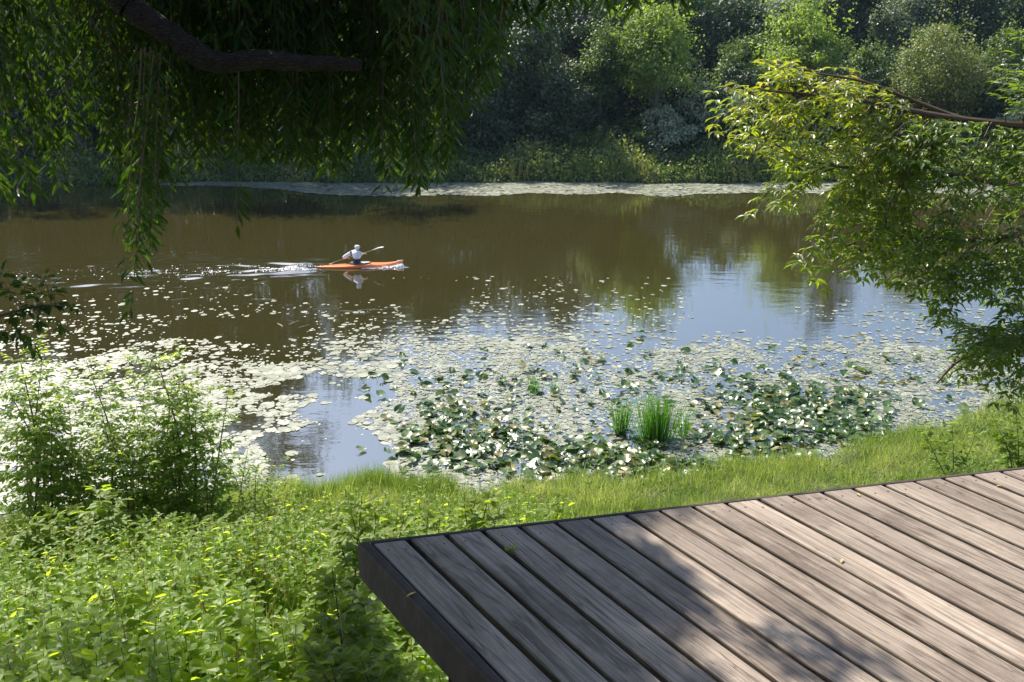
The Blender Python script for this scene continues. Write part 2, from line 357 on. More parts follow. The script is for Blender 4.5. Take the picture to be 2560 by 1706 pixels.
# ------------------------------------------------------------------ far bank trees
def crown_pts(c, rad, n, nclump, clump, shoots=0, top=False):
    c = np.asarray(c, float); rad = np.asarray(rad, float)
    nl = 6; lc = rsph(nl) * rad * np.array([.5, .5, .55]) * rng.random((nl, 1)) ** .5; lr_ = .42 + .33 * rng.random(nl)
    li = rng.integers(0, nl, nclump); d = rsph(nclump); rr = .5 + .5 * rng.random(nclump) ** .6
    cc = c + lc[li] + d * rad * (lr_[li] * rr)[:, None]; cr = clump * (.4 + .8 * rng.random(nclump) ** 1.5)
    k = rng.integers(0, nclump, n)
    u = rsph(n); r = rng.random(n) ** .45
    P = cc[k] + u * (cr[k] * r)[:, None] * np.array([1, 1, .75])
    N = nrm(u * .7 + UP * .55 + rsph(n) * .55 + nrm(P - c) * .4)
    if shoots:
        ks = rng.integers(0, nclump, shoots); top_ = cc[ks] + UP * cr[ks][:, None] * .5 + rsph(shoots) * cr[ks][:, None] * .5
        m_ = 14; hh = rng.random((shoots, m_)) * (clump * 1.5)
        lean = rsph(shoots) * .25
        Q = top_[:, None] + hh[..., None] * (UP + lean[:, None]) + rng.normal(size=(shoots, m_, 3)) * .10
        P = np.vstack([P, Q.reshape(-1, 3)]); N = np.vstack([N, nrm(rsph(shoots * m_) + UP * .4)])
    tc = rng.random(nclump); T = np.clip(.6 * tc[k] + .4 * rng.random(n), 0, 1)
    T = np.concatenate([T, rng.random(len(P) - n) * .5 + .5])
    return P, N, T, cc
def far_tree(name, label, cat, x, y, h, wr, m, n=14000, leaf=.2, base=.25, shoots=0, group='trees on the far bank', nclump=None, trunk='bark_grey'):
    gz = float(ground(x, y)); root = empty(name, (x, y, gz)); tag(root, label, cat, group)
    hz = h * (1 - base) / 2; wr *= 1.22
    c = np.array([x, y, gz + h * base + hz])
    nclump = nclump or int(46 + h * 5)
    P, N, T, cc = crown_pts(c, (wr * .86, wr * .86, hz * .9), n, nclump, min(wr, hz) * .38, shoots)
    P[:, 2] = np.maximum(P[:, 2], gz + .1)
    D = nrm(rsph(len(P)) + np.array([0, 0, -.3]))
    loc = (x, y, gz)
    mb = MB(); leaves(mb, 'quad', P, D, N, leaf * (.6 + .8 * rng.random(len(P))), T)
    cr = mb.build('crown', m, root, loc=loc); cr.location = (0, 0, 0)
    tb = MB(); r0 = .035 * h * .55 + .03
    Pp, Rr = smooth_path([(0, 0, -.2), (rng.normal() * .15, 0, h * .3), (rng.normal() * .3, rng.normal() * .2, h * .6), (rng.normal() * .4, 0, h * .88)], [r0, r0 * .75, r0 * .45, r0 * .12], 4)
    tube(tb, Pp, Rr, 7, .06)
    for q in rng.choice(len(cc), min(9, len(cc)), replace=False):
        e = cc[q] - np.array(loc); st = Pp[int(len(Pp) * (.25 + .4 * rng.random()))]
        A, B = smooth_path([st, (st + e) / 2 + UP * .15, e], [r0 * .35, r0 * .2, .02], 3); tube(tb, A, B, 5)
    tb.build('trunk', M[trunk], root)
    return root
def fx(px, Y): return (px - W0 / 2) / F * Y * 1.035      # across at that depth, for a picture column
T_ = far_tree
# tall dark trees at the left, half hidden by the willow
for i, (px, Y, h, wr, m, lab) in enumerate([
    (-900, 64.5, 18, 5.5, 'dark_tree', 'tall dark tree farther left, its shadow on the far water'),
    (-560, 64, 19, 5.5, 'dark_tree', 'tall dark tree outside the left edge, shading the far water'),
    (-260, 64, 19, 5.5, 'dark_tree', 'tall dark tree beyond the river at the far left edge of the view'),
    (10, 64, 19, 5.5, 'dark_tree', 'tall dark tree behind the lit fringe of willow leaves at left'),
    (250, 65, 18.5, 5.2, 'dark_tree', 'tall dark tree across the river behind the longest hanging willow strand'),
    (470, 64.5, 20, 5.5, 'dark_tree', 'tall dark tree across the river under the thick part of the willow limb'),
    (690, 67, 25, 4.8, 'dark_tree', 'tall dark tree across the river above the kayak'),
    (900, 70, 13.5, 4.2, 'dark_tree', 'dark round tree across the river behind the sawn end of the limb'),
    (1080, 72, 13.5, 3.8, 'dark_tree', 'dark tree across the river at the right edge of the willow strands')]):
    T_('dark_tree', lab, 'tree', fx(px, Y), Y, h, wr, M[m], 20000, .24, .0, group='tall dark trees on the far bank')
# middle and right
T_('dark_tree', 'broad blue-green tree with its shaded face left of the light green maple', 'tree', fx(1290, 69), 69, 10.2, 3.7, M['dark_tree'], 15000, .2, .05)
T_('dark_tree', 'shaded tree behind the light green maple, reaching the top of the picture', 'tree', fx(1450, 76), 76, 11.2, 3.6, M['dark_tree'], 13000, .2, .1)
T_('maple_tree', 'light green maple standing alone among dark trees across the river', 'tree', fx(1615, 68), 68, 10.4, 3.2, M['light_tree'], 15000, .17, .12, 70)
T_('maple_tree', 'leaning light maple, lower neighbour left of the tallest light green crown', 'tree', fx(1490, 69), 69, 7.8, 2.1, M['green_tree'], 10000, .17, .12, 40)
T_('maple_tree', 'light maple with upright shoots above the tip of the leafy branch', 'tree', fx(1960, 71), 71, 9.0, 3.6, M['light_tree'], 16000, .18, .1, 90)
T_('round_tree', 'rounded olive green tree across the river above the bare stretch of branch', 'tree', fx(2290, 67), 67, 8.4, 3.5, M['olive_tree'], 18000, .16, .08, 20)
T_('round_tree', 'rounded olive tree in the right corner of the far bank', 'tree', fx(2560, 70), 70, 7.6, 3.0, M['olive_tree'], 12000, .17, .08, 10)
T_('silver_shrub', 'pale silvery shrub low on the far bank between the maples', 'shrub', fx(1760, 67), 67, 4.7, 2.0, M['silver_tree'], 9000, .16, .05)
T_('silver_shrub', 'silvery white bush in front of the light green maple', 'shrub', fx(1640, 65.5), 65.5, 3.3, 1.75, M['silver_tree'], 9000, .17, .0)
T_('silver_shrub', 'grey leaved shrub at the right edge behind the leafy branch', 'shrub', fx(2500, 64), 64, 5.2, 2.1, M['silver_tree'], 8000, .16, .05)
# rear row: dark foliage that fills the top of the picture, with gaps of sky mirrored in the water
for px, Y, h, wr, m, lab in [
    (1180, 84, 14, 4.2, 'dark_tree', 'rear dark tree over the right end of the willow strands'),
    (1390, 86, 14.5, 4.4, 'dark_tree', 'rear dark tree behind the broad blue-green tree'),
    (1620, 88, 14, 4.2, 'green_tree', 'rear tree hidden behind the light green maple'),
    (1790, 84, 7.6, 3.6, 'dark_tree', 'low rear dark tree in the gap between the two light maples'),
    (1930, 92, 7.5, 3.6, 'silver_tree', 'grey green rear tree above the maple with upright shoots'),
    (2060, 90, 14.5, 3.0, 'dark_tree', 'tallest rear tree on the right, a narrow dark crown'),
    (2190, 92, 7.8, 3.4, 'silver_tree', 'grey green rear tree left of the rounded olive crown'),
    (2330, 90, 9.2, 3.8, 'dark_tree', 'rear dark tree above the rounded olive crown'),
    (2480, 90, 10, 4.0, 'dark_tree', 'rear dark tree at the top right corner'),
    (2700, 86, 9.5, 4.4, 'dark_tree', 'rear dark tree just past the right edge'),
    (2250, 78, 6.4, 2.9, 'green_tree', 'mid green tree tucked behind the rounded olive crown'),
    (2430, 75, 6.6, 2.8, 'green_tree', 'mid green tree between the two rounded olive crowns'),
    (1830, 77, 6.0, 2.6, 'green_tree', 'mid green tree behind the pale silvery shrub'),
    (2120, 74, 6.2, 2.6, 'green_tree', 'mid green tree right of the maple with upright shoots')]:
    T_('rear_tree' if Y > 80 else 'green_tree', lab, 'tree', fx(px, Y), Y, h, wr, M[m], 12000 if Y > 80 else 9000, .22 if Y > 80 else .18, .05, 20, group='trees in the rear rows of the far bank')
# low shrubs filling the slope
shr = [(640, 'dark'), (760, 'dark'), (880, 'dark'), (1000, 'dark'), (1110, 'green'), (1180, 'olive'), (1260, 'dark'), (1350, 'dark'), (1430, 'green'), (1520, 'dark'), (1590, 'green'), (1720, 'dark'), (1800, 'dark'), (1870, 'green'), (1950, 'dark'), (2040, 'dark'), (2130, 'dark'), (2220, 'dark'), (2320, 'dark'), (2420, 'dark'), (2530, 'dark'), (500, 'dark'), (350, 'dark'), (180, 'dark'), (20, 'dark')]
for px, Y, h, wr in [(q * 118 - 300, 70.5 + 2.5 * math.sin(q * 2.1), 5.2 + 1.2 * math.sin(q * 1.7), 3.0) for q in range(26)] + [(-60, 76, 16, 5.5), (180, 77, 16, 5.5), (420, 76, 16.5, 5.5), (640, 77, 16.5, 5.5), (850, 78, 15, 5), (1030, 79, 12.5, 4.6), (-420, 66, 14, 5), (-120, 64.5, 6.5, 3.4), (140, 64.5, 7, 3.4), (360, 64.5, 6.5, 3.2), (590, 64.8, 7, 3.2), (800, 65, 6.5, 3.0), (990, 65.5, 6.0, 2.8), (1130, 66.5, 5.5, 2.6), (1230, 66, 4.6, 2.2), (1400, 67, 5.2, 2.4)]:
    T_('thicket_tree', 'low dark tree in the thicket at the foot of the tall dark trees', 'tree', fx(px, Y), Y, h, wr, M['dark_tree'], 11000, .2, -.02, 8, group='low trees in the thicket across the river')
for i, (px, k) in enumerate(shr):
    Y = 66.0 + 1.8 * rng.random(); h = 1.6 + 1.3 * rng.random()
    T_('bank_shrub', 'low dark green shrub on the far bank slope above the waterside weeds' if k == 'dark' else 'low %s shrub on the far bank slope above the waterside weeds' % {'green': 'fresh green', 'olive': 'pale yellow-green upright'}[k], 'shrub',
       fx(px, Y), Y, h if k != 'olive' else 3.4, 1.6 + .6 * rng.random() if k != 'olive' else .8, M[k + '_tree'], 5000, .16, .0, 12, group='low shrubs on the far bank slope: ' + k)
# waterside weeds: one uncountable mass
mb = MB(); n = 60000
X = rng.uniform(-52, 52, n); e = rng.random(n) ** 1.3 * 6.0; Y = farshore(X) + e - .1
hh = (.35 + .55 * rng.random(n)) * (1 + .55 * np.sin(X * .8) * np.sin(X * .31 + 2)) * np.clip(.5 + e, .5, 1.25)
Gz = ground(X, Y); t = rng.random(n)
P = np.stack([X, Y, Gz + hh * t * 1.2], 1)
patch = np.clip(.38 + .2 * np.sin(X * .9 + 1) + .2 * np.sin(X * 2.3 + e * 2) + .15 * np.sin(X * 7 + e * 5) + rng.normal(size=n) * .17, 0, 1)
leaves(mb, 'quad', P, nrm(rsph(n) + UP * .6), nrm(rsph(n) + np.array([0, -.6, .6])), .12 + .12 * rng.random(n), patch * .9)
leaves(mb, 'blade', np.stack([X, Y, Gz], 1)[:30000], nrm(rsph(30000) * .3 + UP), rsph(30000), (hh * 1.05 * (.4 + .9 * rng.random(n)))[:30000], patch[:30000], .06)
tag(mb.build('waterside_weeds', M['marsh']), 'mixed grasses and weeds along the foot of the far bank', 'weeds', kind='stuff')
# slope litter of low plants between the shrubs
mb = MB(); n = 120000
X = rng.uniform(-60, 60, n); Y = 62 + rng.random(n) * 30; P = np.stack([X, Y, ground(X, Y) + rng.random(n) * .9], 1)
leaves(mb, 'quad', P, nrm(rsph(n)), nrm(rsph(n) + UP), .3 * (.5 + rng.random(n)), rng.random(n))
tag(mb.build('slope_undergrowth', M['dark_tree']), 'dark undergrowth covering the slope of the far bank', 'undergrowth', kind='stuff')

mb = MB(); n = 60000
X = rng.uniform(-110, 110, n); Y = rng.uniform(97, 112, n); Gz = ground(X, Y)
hh = 3.0 + 3.2 * vnoise(X + 200, Y, 7, 71) + 1.5 * vnoise(X + 200, Y, 2.2, 72)
P = np.stack([X, Y, Gz + hh * rng.random(n) ** .7], 1)
leaves(mb, 'quad', P, nrm(rsph(n)), nrm(rsph(n) + UP * .8), .5 + .5 * rng.random(n), rng.random(n))
tag(mb.build('far_woodland', M['dark_tree']), 'far wooded skyline behind the trees of the far bank', 'woodland', kind='stuff')

# ------------------------------------------------------------------ air
m, nn_, ll = mat('haze_air'); pv = nn_.new('ShaderNodeVolumePrincipled'); pv.inputs['Color'].default_value = (.55, .75, 1, 1)
pv.inputs['Density'].default_value = .00014; pv.inputs['Anisotropy'].default_value = .3
oo = nn_.new('ShaderNodeOutputMaterial'); ll.new(pv.outputs[0], oo.inputs['Volume'])
mb = MB(); x0, x1, y0, y1, z0, z1 = -760, 760, -340, 960, -4, 34
mb.add([(x0, y0, z0), (x1, y0, z0), (x1, y1, z0), (x0, y1, z0), (x0, y0, z1), (x1, y0, z1), (x1, y1, z1), (x0, y1, z1)], [(3, 2, 1, 0), (4, 5, 6, 7), (0, 1, 5, 4), (1, 2, 6, 5), (2, 3, 7, 6), (3, 0, 4, 7)])
tag(mb.build('haze', m), 'thin bluish air over the river', 'haze', kind='stuff')
# ------------------------------------------------------------------ water lilies
def pad_tpl(k=11, notch=.35, wav=.0):
    a = np.linspace(notch / 2, 2 * math.pi - notch / 2, k)
    v = [(0, 0, 0)] + [(math.cos(t) * (1 + .03 * math.sin(5 * t)), math.sin(t), wav * math.sin(3 * t + 1)) for t in a]
    return (np.array(v) * np.array([1, .92, 1]), [(0, i, i + 1) for i in range(1, k)])
def pad_mat(name, cols, rough, spec, tr=.0, ior=1.6):
    m, n, l = mat(name)
    at = n.new('ShaderNodeAttribute'); at.attribute_name = 'tint'
    rp = ramp(n, [(i / (len(cols) - 1), c) for i, c in enumerate(cols)]); l.new(at.outputs['Fac'], rp.inputs[0])
    p = n.new('ShaderNodeBsdfPrincipled'); l.new(rp.outputs[0], p.inputs['Base Color'])
    p.inputs['Roughness'].default_value = rough; p.inputs['IOR'].default_value = ior; p.inputs['Specular IOR Level'].default_value = spec
    last = p.outputs[0]
    if tr:
        t = n.new('ShaderNodeBsdfTranslucent'); mx = n.new('ShaderNodeMix'); mx.data_type = 'RGBA'; mx.blend_type = 'MULTIPLY'; mx.inputs[0].default_value = 1
        l.new(rp.outputs[0], mx.inputs[6]); mx.inputs[7].default_value = (1.6, 2.0, .5, 1); l.new(mx.outputs[2], t.inputs[0])
        s = n.new('ShaderNodeMixShader'); s.inputs[0].default_value = tr; l.new(last, s.inputs[1]); l.new(t.outputs[0], s.inputs[2]); last = s.outputs[0]
    o = n.new('ShaderNodeOutputMaterial'); l.new(last, o.inputs[0]); return m
M['pad'] = pad_mat('lily_pad', [(.13, .14, .09), (.19, .20, .14), (.28, .29, .22)], .48, .45)
M['lily'] = pad_mat('raised_lily_leaf', [(.03, .07, .012), (.05, .10, .018), (.09, .14, .035), (.28, .2, .07)], .36, .5, .2, 1.65)
M['weed'] = pad_mat('duckweed', [(.27, .29, .18), (.38, .39, .27)], .5, .6)

def inpoly(x, y, poly):
    c = np.zeros(len(x), bool); n = len(poly); j = n - 1
    for i in range(n):
        xi, yi = poly[i]; xj, yj = poly[j]
        c ^= ((yi > y) != (yj > y)) & (x < (xj - xi) * (y - yi) / (yj - yi + 1e-9) + xi); j = i
    return c
OPEN = [(905, 945), (985, 965), (1010, 1000), (985, 1040), (900, 1080), (985, 1110), (965, 1160), (990, 1225), (680, 1245), (700, 1180), (650, 1120), (560, 1100), (530, 1040), (590, 985), (700, 950), (780, 935)]
def mat_density(P):
    """how much of the water the floating leaves cover here"""
    x, y = proj(P)
    X, Y = P[:, 0], P[:, 1]
    wob = (vnoise(X, Y, 1.6, 3) - .5) * 60 + (vnoise(X, Y, .6, 4) - .5) * 36
    yy = y + wob; xx = x + wob
    up = np.interp(x, [0, 500, 900, 1100, 1300, 1700, 2100, 2600], [885, 880, 870, 865, 850, 850, 860, 870])
    d = np.clip((yy - up + 12) / 45, 0, 1) * .95
    d = np.where(x > 900, d * .8, d)                                   # looser on the right
    d = np.where((x > 1000) & (vnoise(X, Y, 1.1, 9) < .42), d * .3, d); d = np.where((x < 1000) & (vnoise(X, Y, .9, 19) < .36), d * .3, d)
    hole = inpoly(xx, yy, OPEN); d = np.where(hole, .006, d)
    # leaf fringes lying in the open patch
    d = np.where(hole & (vnoise(X, Y, .8, 12) > .72) & (x < 800), .4, d)
    # broken dark gaps in the left mat
    d = np.where((x < 1000) & (yy < 960) & (vnoise(X, Y, 1.3, 21) < .34), d * .2, d)
    sp_ = np.interp(y, [700, 760, 860], [.004, .02, .07]) * (vnoise(X, Y, 2.5, 5) > .4)
    return np.maximum(d, np.where(y < up + 20, sp_, 0))
n = 260000
X = rng.uniform(-24, 30, n); Y = rng.uniform(16, 37, n); Pw = np.stack([X, Y, np.zeros(n)], 1)
inside = Y < 37
den = mat_density(Pw); okk = (ground(X, Y) < .0) & (X > -.62 * Y - 3) & (X < .62 * Y + 3)
keep = okk & (rng.random(n) < den * np.where(proj(Pw)[0] < 1000, .42, .55)) 
Pp = Pw[keep]; k = len(Pp)
px_, py_ = proj(Pp)
size = np.where(px_ < 1000, .06 + .12 * rng.random(k) ** 3, .035 + .075 * rng.random(k) ** 3)
size = np.where(py_ < 880, .05 + .07 * rng.random(k), size)
Pp[:, 2] = .004 + .014 * rng.random(k)
ang = rng.random(k) * 6.28; D = np.stack([np.cos(ang), np.sin(ang), rng.normal(size=k) * .015], 1)
mb = MB(); leaves(mb, pad_tpl(11), Pp, D, nrm(UP + rng.normal(size=(k, 3)) * .02), size, rng.random(k))
tag(mb.build('floating_lily_pads', M['pad']), 'mat of pale floating lily pads along the near side of the river', 'lily pads', kind='stuff')
print('pads', k)
# duckweed crumbs between the pads
keep = okk & (rng.random(n) < den * .9); Pd = Pw[keep] + np.array([0, 0, .003]); Pd[:, :2] += rng.normal(size=(len(Pd), 2)) * .05
k = len(Pd); ang = rng.random(k) * 6.28
mb = MB(); leaves(mb, pad_tpl(6), Pd, np.stack([np.cos(ang), np.sin(ang), 0 * ang], 1), np.tile(UP, (k, 1)), .018 + .035 * rng.random(k), rng.random(k))
tag(mb.build('duckweed', M['weed']), 'pale duckweed scattered between the lily pads', 'duckweed', kind='stuff')
# band of pads along the far bank
n2 = 15000; X = rng.uniform(-24, 42, n2); Y = farshore(X) + .1 - rng.random(n2) ** 1.2 * np.interp(X, [-24, -18, -8, 40], [.3, 1.6, 4.3, 4.8]) * (.78 + .4 * vnoise(X + 99, X * 0, 2.5, 8))
Pb = np.stack([X, Y, .004 + .02 * rng.random(n2)], 1); ang = rng.random(n2) * 6.28
mb = MB(); leaves(mb, pad_tpl(8), Pb, np.stack([np.cos(ang), np.sin(ang), 0 * ang], 1), nrm(UP + rng.normal(size=(n2, 3)) * .08), .1 + .14 * rng.random(n2), rng.random(n2))
tag(mb.build('far_lily_pads', M['pad']), 'pale band of lily pads hugging the far bank', 'lily pads', kind='stuff')
# a few single pads on open water: countable things
def curled_mesh(seed, wavy):
    r2 = np.random.default_rng(seed); rings = 4; k = 18; notch = .5
    V = [(0, 0, 0)]
    ph = r2.random(3) * 6.28
    for i in range(1, rings + 1):
        r = i / rings
        for t in np.linspace(notch / 2, 2 * math.pi - notch / 2, k):
            z = wavy * r ** 2.2 * (.5 + .55 * math.sin(2 * t + ph[0]) + .4 * math.sin(3 * t + ph[1]) + .2 * math.sin(5 * t + ph[2]))
            V.append((r * math.cos(t) * 1.08, r * math.sin(t) * .85, z))
    Fc = [(0, 1 + j, 2 + j) for j in range(k - 1)]
    for i in range(rings - 1):
        for j in range(k - 1):
            a = 1 + i * k + j; Fc.append((a, a + k, a + k + 1, a + 1))
    return (np.array(V), Fc)
CT = [curled_mesh(i, .10 + .10 * (i % 4)) for i in range(8)]
def lily_density(P):
    x, y = proj(P); X, Y = P[:, 0], P[:, 1]
    nz = vnoise(X, Y, .9, 31)
    A = np.exp(-(((x - 1180) / 190) ** 2 + ((y - 1110) / 62) ** 2) ** 1.5)
    B = np.exp(-(((x - 1560) / 300) ** 2 + ((y - 1160) / 42) ** 2) ** 1.5)
    C = np.exp(-(((x - 1990) / 230) ** 2 + ((y - 1040) / 72) ** 2) ** 1.5)
    E = np.exp(-(((x - 1130) / 110) ** 2 + ((y - 1035) / 38) ** 2)) * .6
    G = np.exp(-(((x - 1850) / 330) ** 2 + ((y - 1120) / 45) ** 2)) * .9
    H = np.exp(-(((x - 1800) / 500) ** 2 + ((y - 960) / 70) ** 2)) * .13 + np.exp(-(((x - 1200) / 300) ** 2 + ((y - 980) / 60) ** 2)) * .10
    d = np.maximum.reduce([A, B, C, E, G, H]); return np.where(nz > .28, d, d * .25)
n3 = 60000; X = rng.uniform(-4, 16, n3); Y = rng.uniform(17, 33, n3); P3 = np.stack([X, Y, 0 * X], 1)
keep = (ground(X, Y) < .02) & (rng.random(n3) < lily_density(P3) * .22); P3 = P3[keep]
P3 = P3[np.argsort(P3[:, 1])]; k3 = len(P3); print('lily leaves', k3)
def lily_frame(k):
    tilt = rng.normal(size=(k, 3)) * .30; tilt[:, 2] = 0
    N = nrm(UP + tilt + np.array([.0, -.05, 0])); a = rng.random(k) * 6.28
    D = nrm(np.stack([np.cos(a), np.sin(a), 0 * a], 1)); D = nrm(D - N * (D * N).sum(1, keepdims=True))
    return D, N
D3, N3 = lily_frame(k3); S3 = .085 + .075 * rng.random(k3); P3[:, 2] = .03 + .10 * rng.random(k3)
T3 = rng.random(k3) ** 1.5 * .9; T3[rng.random(k3) < .02] = 1
idx = np.arange(k3); near = np.zeros(k3, bool); near[np.argsort(np.linalg.norm(P3 - np.array([0, 0, CAMZ]), axis=1) / S3)[:300]] = True
protos = []
def lily_mesh(i):
    mb = MB(); V = CT[i][0]; mb.add(V, CT[i][1], .15 + .1 * i)
    o = mb.build('lily_leaf', M['lily'], smooth=True); return o
for i in range(8): protos.append(lily_mesh(i))
for q, j in enumerate(np.where(near)[0]):
    src = protos[q % 8]
    o = src if q < 8 else src.copy()
    if q >= 8: COL.objects.link(o)
    X_, Z_ = Vector(D3[j]), Vector(N3[j]); Y_ = Z_.cross(X_)
    Mx = Matrix((X_, Y_, Z_)).transposed().to_4x4(); s = S3[j]
    o.matrix_world = Matrix.Translation(Vector(P3[j])) @ Mx @ Matrix.Diagonal((s, s, s, 1))
    tag(o, 'curled lily leaf lifted above the water beside the near bank', 'lily leaf', 'curled lily leaves lifted above the water')
mb = MB()
for i in range(8):
    s_ = np.where((~near) & (idx % 8 == i))[0]
    if len(s_): leaves(mb, CT[i], P3[s_], D3[s_], N3[s_], S3[s_], T3[s_])
tag(mb.build('lily_leaves', M['lily'], smooth=True), 'smaller curled lily leaves farther out among the pads', 'lily leaves', kind='stuff')
# floating straws and twigs
def straw(px, py, L, ang, col, lab):
    c = at_z(px, py, .012); mb = MB(); d = np.array([math.cos(ang), math.sin(ang) , 0]) * L / 2; q = np.array([-d[1], d[0], 0]) * .06
    A, B = smooth_path([c - d - c, (q), d], [.006, .012, .005], 4); tube(mb, A, B, 5)
    o = mb.build('floating_straw', M[col]); o.location = c; tag(o, lab, 'straw', 'straws floating on the river')
M['straw'] = plain('dry_straw', (.45, .4, .27), .6)
for px, py, L, a in [(815, 772, .9, .1), (870, 778, .7, -.25), (930, 774, 1.0, .05), (905, 783, .6, .4), (980, 768, .5, 0), (735, 806, .5, 1.1), (700, 812, .4, -.9), (760, 815, .45, .9), (450, 748, .6, .5), (660, 748, .9, .0), (1212, 812, .5, -1.2), (1150, 818, .6, .3)]:
    straw(px, py, L, a, 'straw', 'thin pale straw floating on the brown water beyond the lily pads')

# ------------------------------------------------------------------ near bank plants
def grassy(name, X, Y, h, w_, m, lab, cat, lean=.35, tint=None):
    n = len(X); mb = MB(); G = ground(X, Y)
    D = nrm(UP + rsph(n) * lean); N = rsph(n)
    leaves(mb, 'blade', np.stack([X, Y, G - .01], 1), D, N, h, tint, w_ / h)
    return tag(mb.build(name, M[m]), lab, cat, kind='stuff')
n = 110000; X = rng.uniform(-9, 15, n); d = rng.random(n) ** .9 * 6.5 - .25; Y = shore(X) - d
keep = (ground(X, Y) > -.06) & ((rng.random(n) < .99)); X, Y, d = X[keep], Y[keep], d[keep]
h = (.10 + .2 * rng.random(len(X))) * (.35 + 1.3 * vnoise(X, Y, .7, 40)) * np.where(d < .5, 1.3, 1)
grassy('bank_grass', X, Y, h, .011, 'grass', 'short sunlit grass on the near bank between deck and water', 'grass', .7, np.clip(vnoise(X, Y, .5, 41) * .8 - .1 + rng.random(len(X)) ** 1.5 * .6, 0, 1))
n = 15000; X = rng.uniform(-6, 15, n); d = rng.random(n) * 5.5 - .2; Y = shore(X) - d; k_ = vnoise(X, Y, .6, 45) > .58; X, Y = X[k_], Y[k_]
grassy('tall_bank_grass', X, Y, .3 + .35 * rng.random(len(X)), .009, 'grass', 'taller uneven tufts standing in the near bank grass', 'grass', .35, rng.random(len(X)))
# leafy weeds mixed into the grass
n = 30000; X = rng.uniform(-6, 15, n); d = rng.random(n) * 6; Y = shore(X) - d
v = vnoise(X, Y, 1.0, 50); keep = rng.random(n) < np.clip((v - .3) * 1.5, .1, 1) * np.interp(X, [-6, 4, 9, 15], [.5, .55, 1, 1]); X, Y = X[keep], Y[keep]; n = len(X)
P = np.stack([X, Y, ground(X, Y) + rng.random(n) * np.interp(X, [-6, 4, 9, 15], [.25, .35, .6, .9]) * (.3 + 1.1 * vnoise(X, Y, .8, 52))], 1)
mb = MB(); leaves(mb, 'ovate', P, nrm(rsph(n) + np.array([0, 0, .0])), nrm(UP + rsph(n) * .9), .04 + .05 * rng.random(n))
tag(mb.build('bank_weeds', M['bank_weed']), 'low leafy weeds mixed into the near bank grass', 'weeds', kind='stuff')

DZ = 7.3                                             # top of the deck
C0 = at_z(894, 1355, DZ)
az1 = math.atan2(-1610, math.hypot(F, 793)); U = np.array([math.sin(az1), math.cos(az1), 0])
az2 = math.atan2(11020, math.hypot(F, 793)); Wd = np.array([math.sin(az2), math.cos(az2), 0])
def under_deck(X, Y):
    A = np.stack([U[:2], Wd[:2]], 1); ab = np.linalg.solve(A, np.stack([X - C0[0], Y - C0[1]]))
    return (ab[0] < .02) & (ab[1] > -.02)
# nettles
def nettle(mb, sb, tb, x, y, h, leaf, tass):
    g = float(ground(x, y)); lean = rng.normal(size=2) * .1
    kk = max(4, int(h / .075)); t = np.linspace(.15, 1, kk)
    ax = np.stack([x + lean[0] * t * h, y + lean[1] * t * h, g + t * h], 1)
    a0 = rng.random() * 6.28; a = a0 + np.arange(kk) * math.pi / 2
    for s in (0, math.pi):
        D = np.stack([np.cos(a + s), np.sin(a + s), np.full(kk, -.05) + rng.normal(size=kk) * .22 + .25 * (t > .9)], 1)
        sz = leaf * np.interp(t, [0, .5, .85, 1], [.8, 1.1, 1.0, .6]) * (.8 + .4 * rng.random(kk))
        T = np.clip(.25 + .5 * t + rng.normal(size=kk) * .16, 0, 1)
        leaves(mb, 'ovate', ax, D, nrm(UP + rng.normal(size=(kk, 3)) * .3), sz, T)
    bar(sb, (x, y, g), ax[-1], .0045, .0025, 3)
    if tass:
        for q in range(int(kk * .45), kk - 1):
            m_ = 4; aa = rng.random(m_) * 6.28
            D = np.stack([np.cos(aa), np.sin(aa), np.full(m_, -.9)], 1)
            leaves(tb, 'quad', np.repeat(ax[q:q + 1], m_, 0), D, rsph(m_), .06 + .04 * rng.random(m_), None, .35)
mb, sb, tb = MB(), MB(), MB(); cnt = 0
n = 4600; X = rng.uniform(-8.5, 1.5, n); Y = rng.uniform(3.6, 14.3, n)
for x, y in zip(X, Y):
    px, py = proj(np.array([[x, y, ground(x, y) + .6]])); px, py = px[0], py[0]
    if px < -260 or px > 1400 or py > 1950: continue
    if under_deck(np.array([x]), np.array([y]))[0]: continue
    if vnoise(np.array([x + 30]), np.array([y]), .55, 61)[0] < .3: continue
    d = shore(x) - y
    if d < 2.6 or (x > -1.5 and d < 4.2): continue
    # a hollow of bent grass near the deck
    if (px - 760) ** 2 / 170 ** 2 + (py - 1560) ** 2 / 75 ** 2 < 1: continue
    if px > 700 and py < 1330 and rng.random() < .5: continue
    nettle(mb, sb, tb, x, y, (.65 + .5 * rng.random()) * np.interp(d, [2.5, 5], [.6, 1]), (.105 + .05 * rng.random() ** 2) * np.interp(y, [6, 10], [1.3, 1]), rng.random() < (.5 if 500 < px < 1000 else .22)); cnt += 1
print('nettles', cnt)
nb = empty('nettle_patch', (0, 0, 0)); tag(nb, 'bright green bed of nettles covering the near bank left of the deck', 'nettles', kind='stuff')
mb.build('leaves', M['nettle'], nb); sb.build('stems', M['stem'], nb); tb.build('seed_tassels', M['tassel'], nb)
mb = MB()
for i in range(170):
    x, y = rng.uniform(-8, 1.2), rng.uniform(5, 13.5)
    if under_deck(np.array([x]), np.array([y]))[0] or shore(x) - y < 2.5: continue
    g = float(ground(x, y)); h = .7 + .5 * rng.random(); e = np.array([x, y, g]) + np.array([rng.normal() * .2, rng.normal() * .2, h])
    bar(mb, (x, y, g), e, .004, .002, 4)
    leaves(mb, 'quad', e - UP * rng.random((9, 1)) * .22, rsph(9) + UP, rsph(9), .045, None, .6)
tag(mb.build('dry_stalks', M['tassel']), 'dry brown seed stalks sticking out of the nettle bed', 'stalks', kind='stuff')
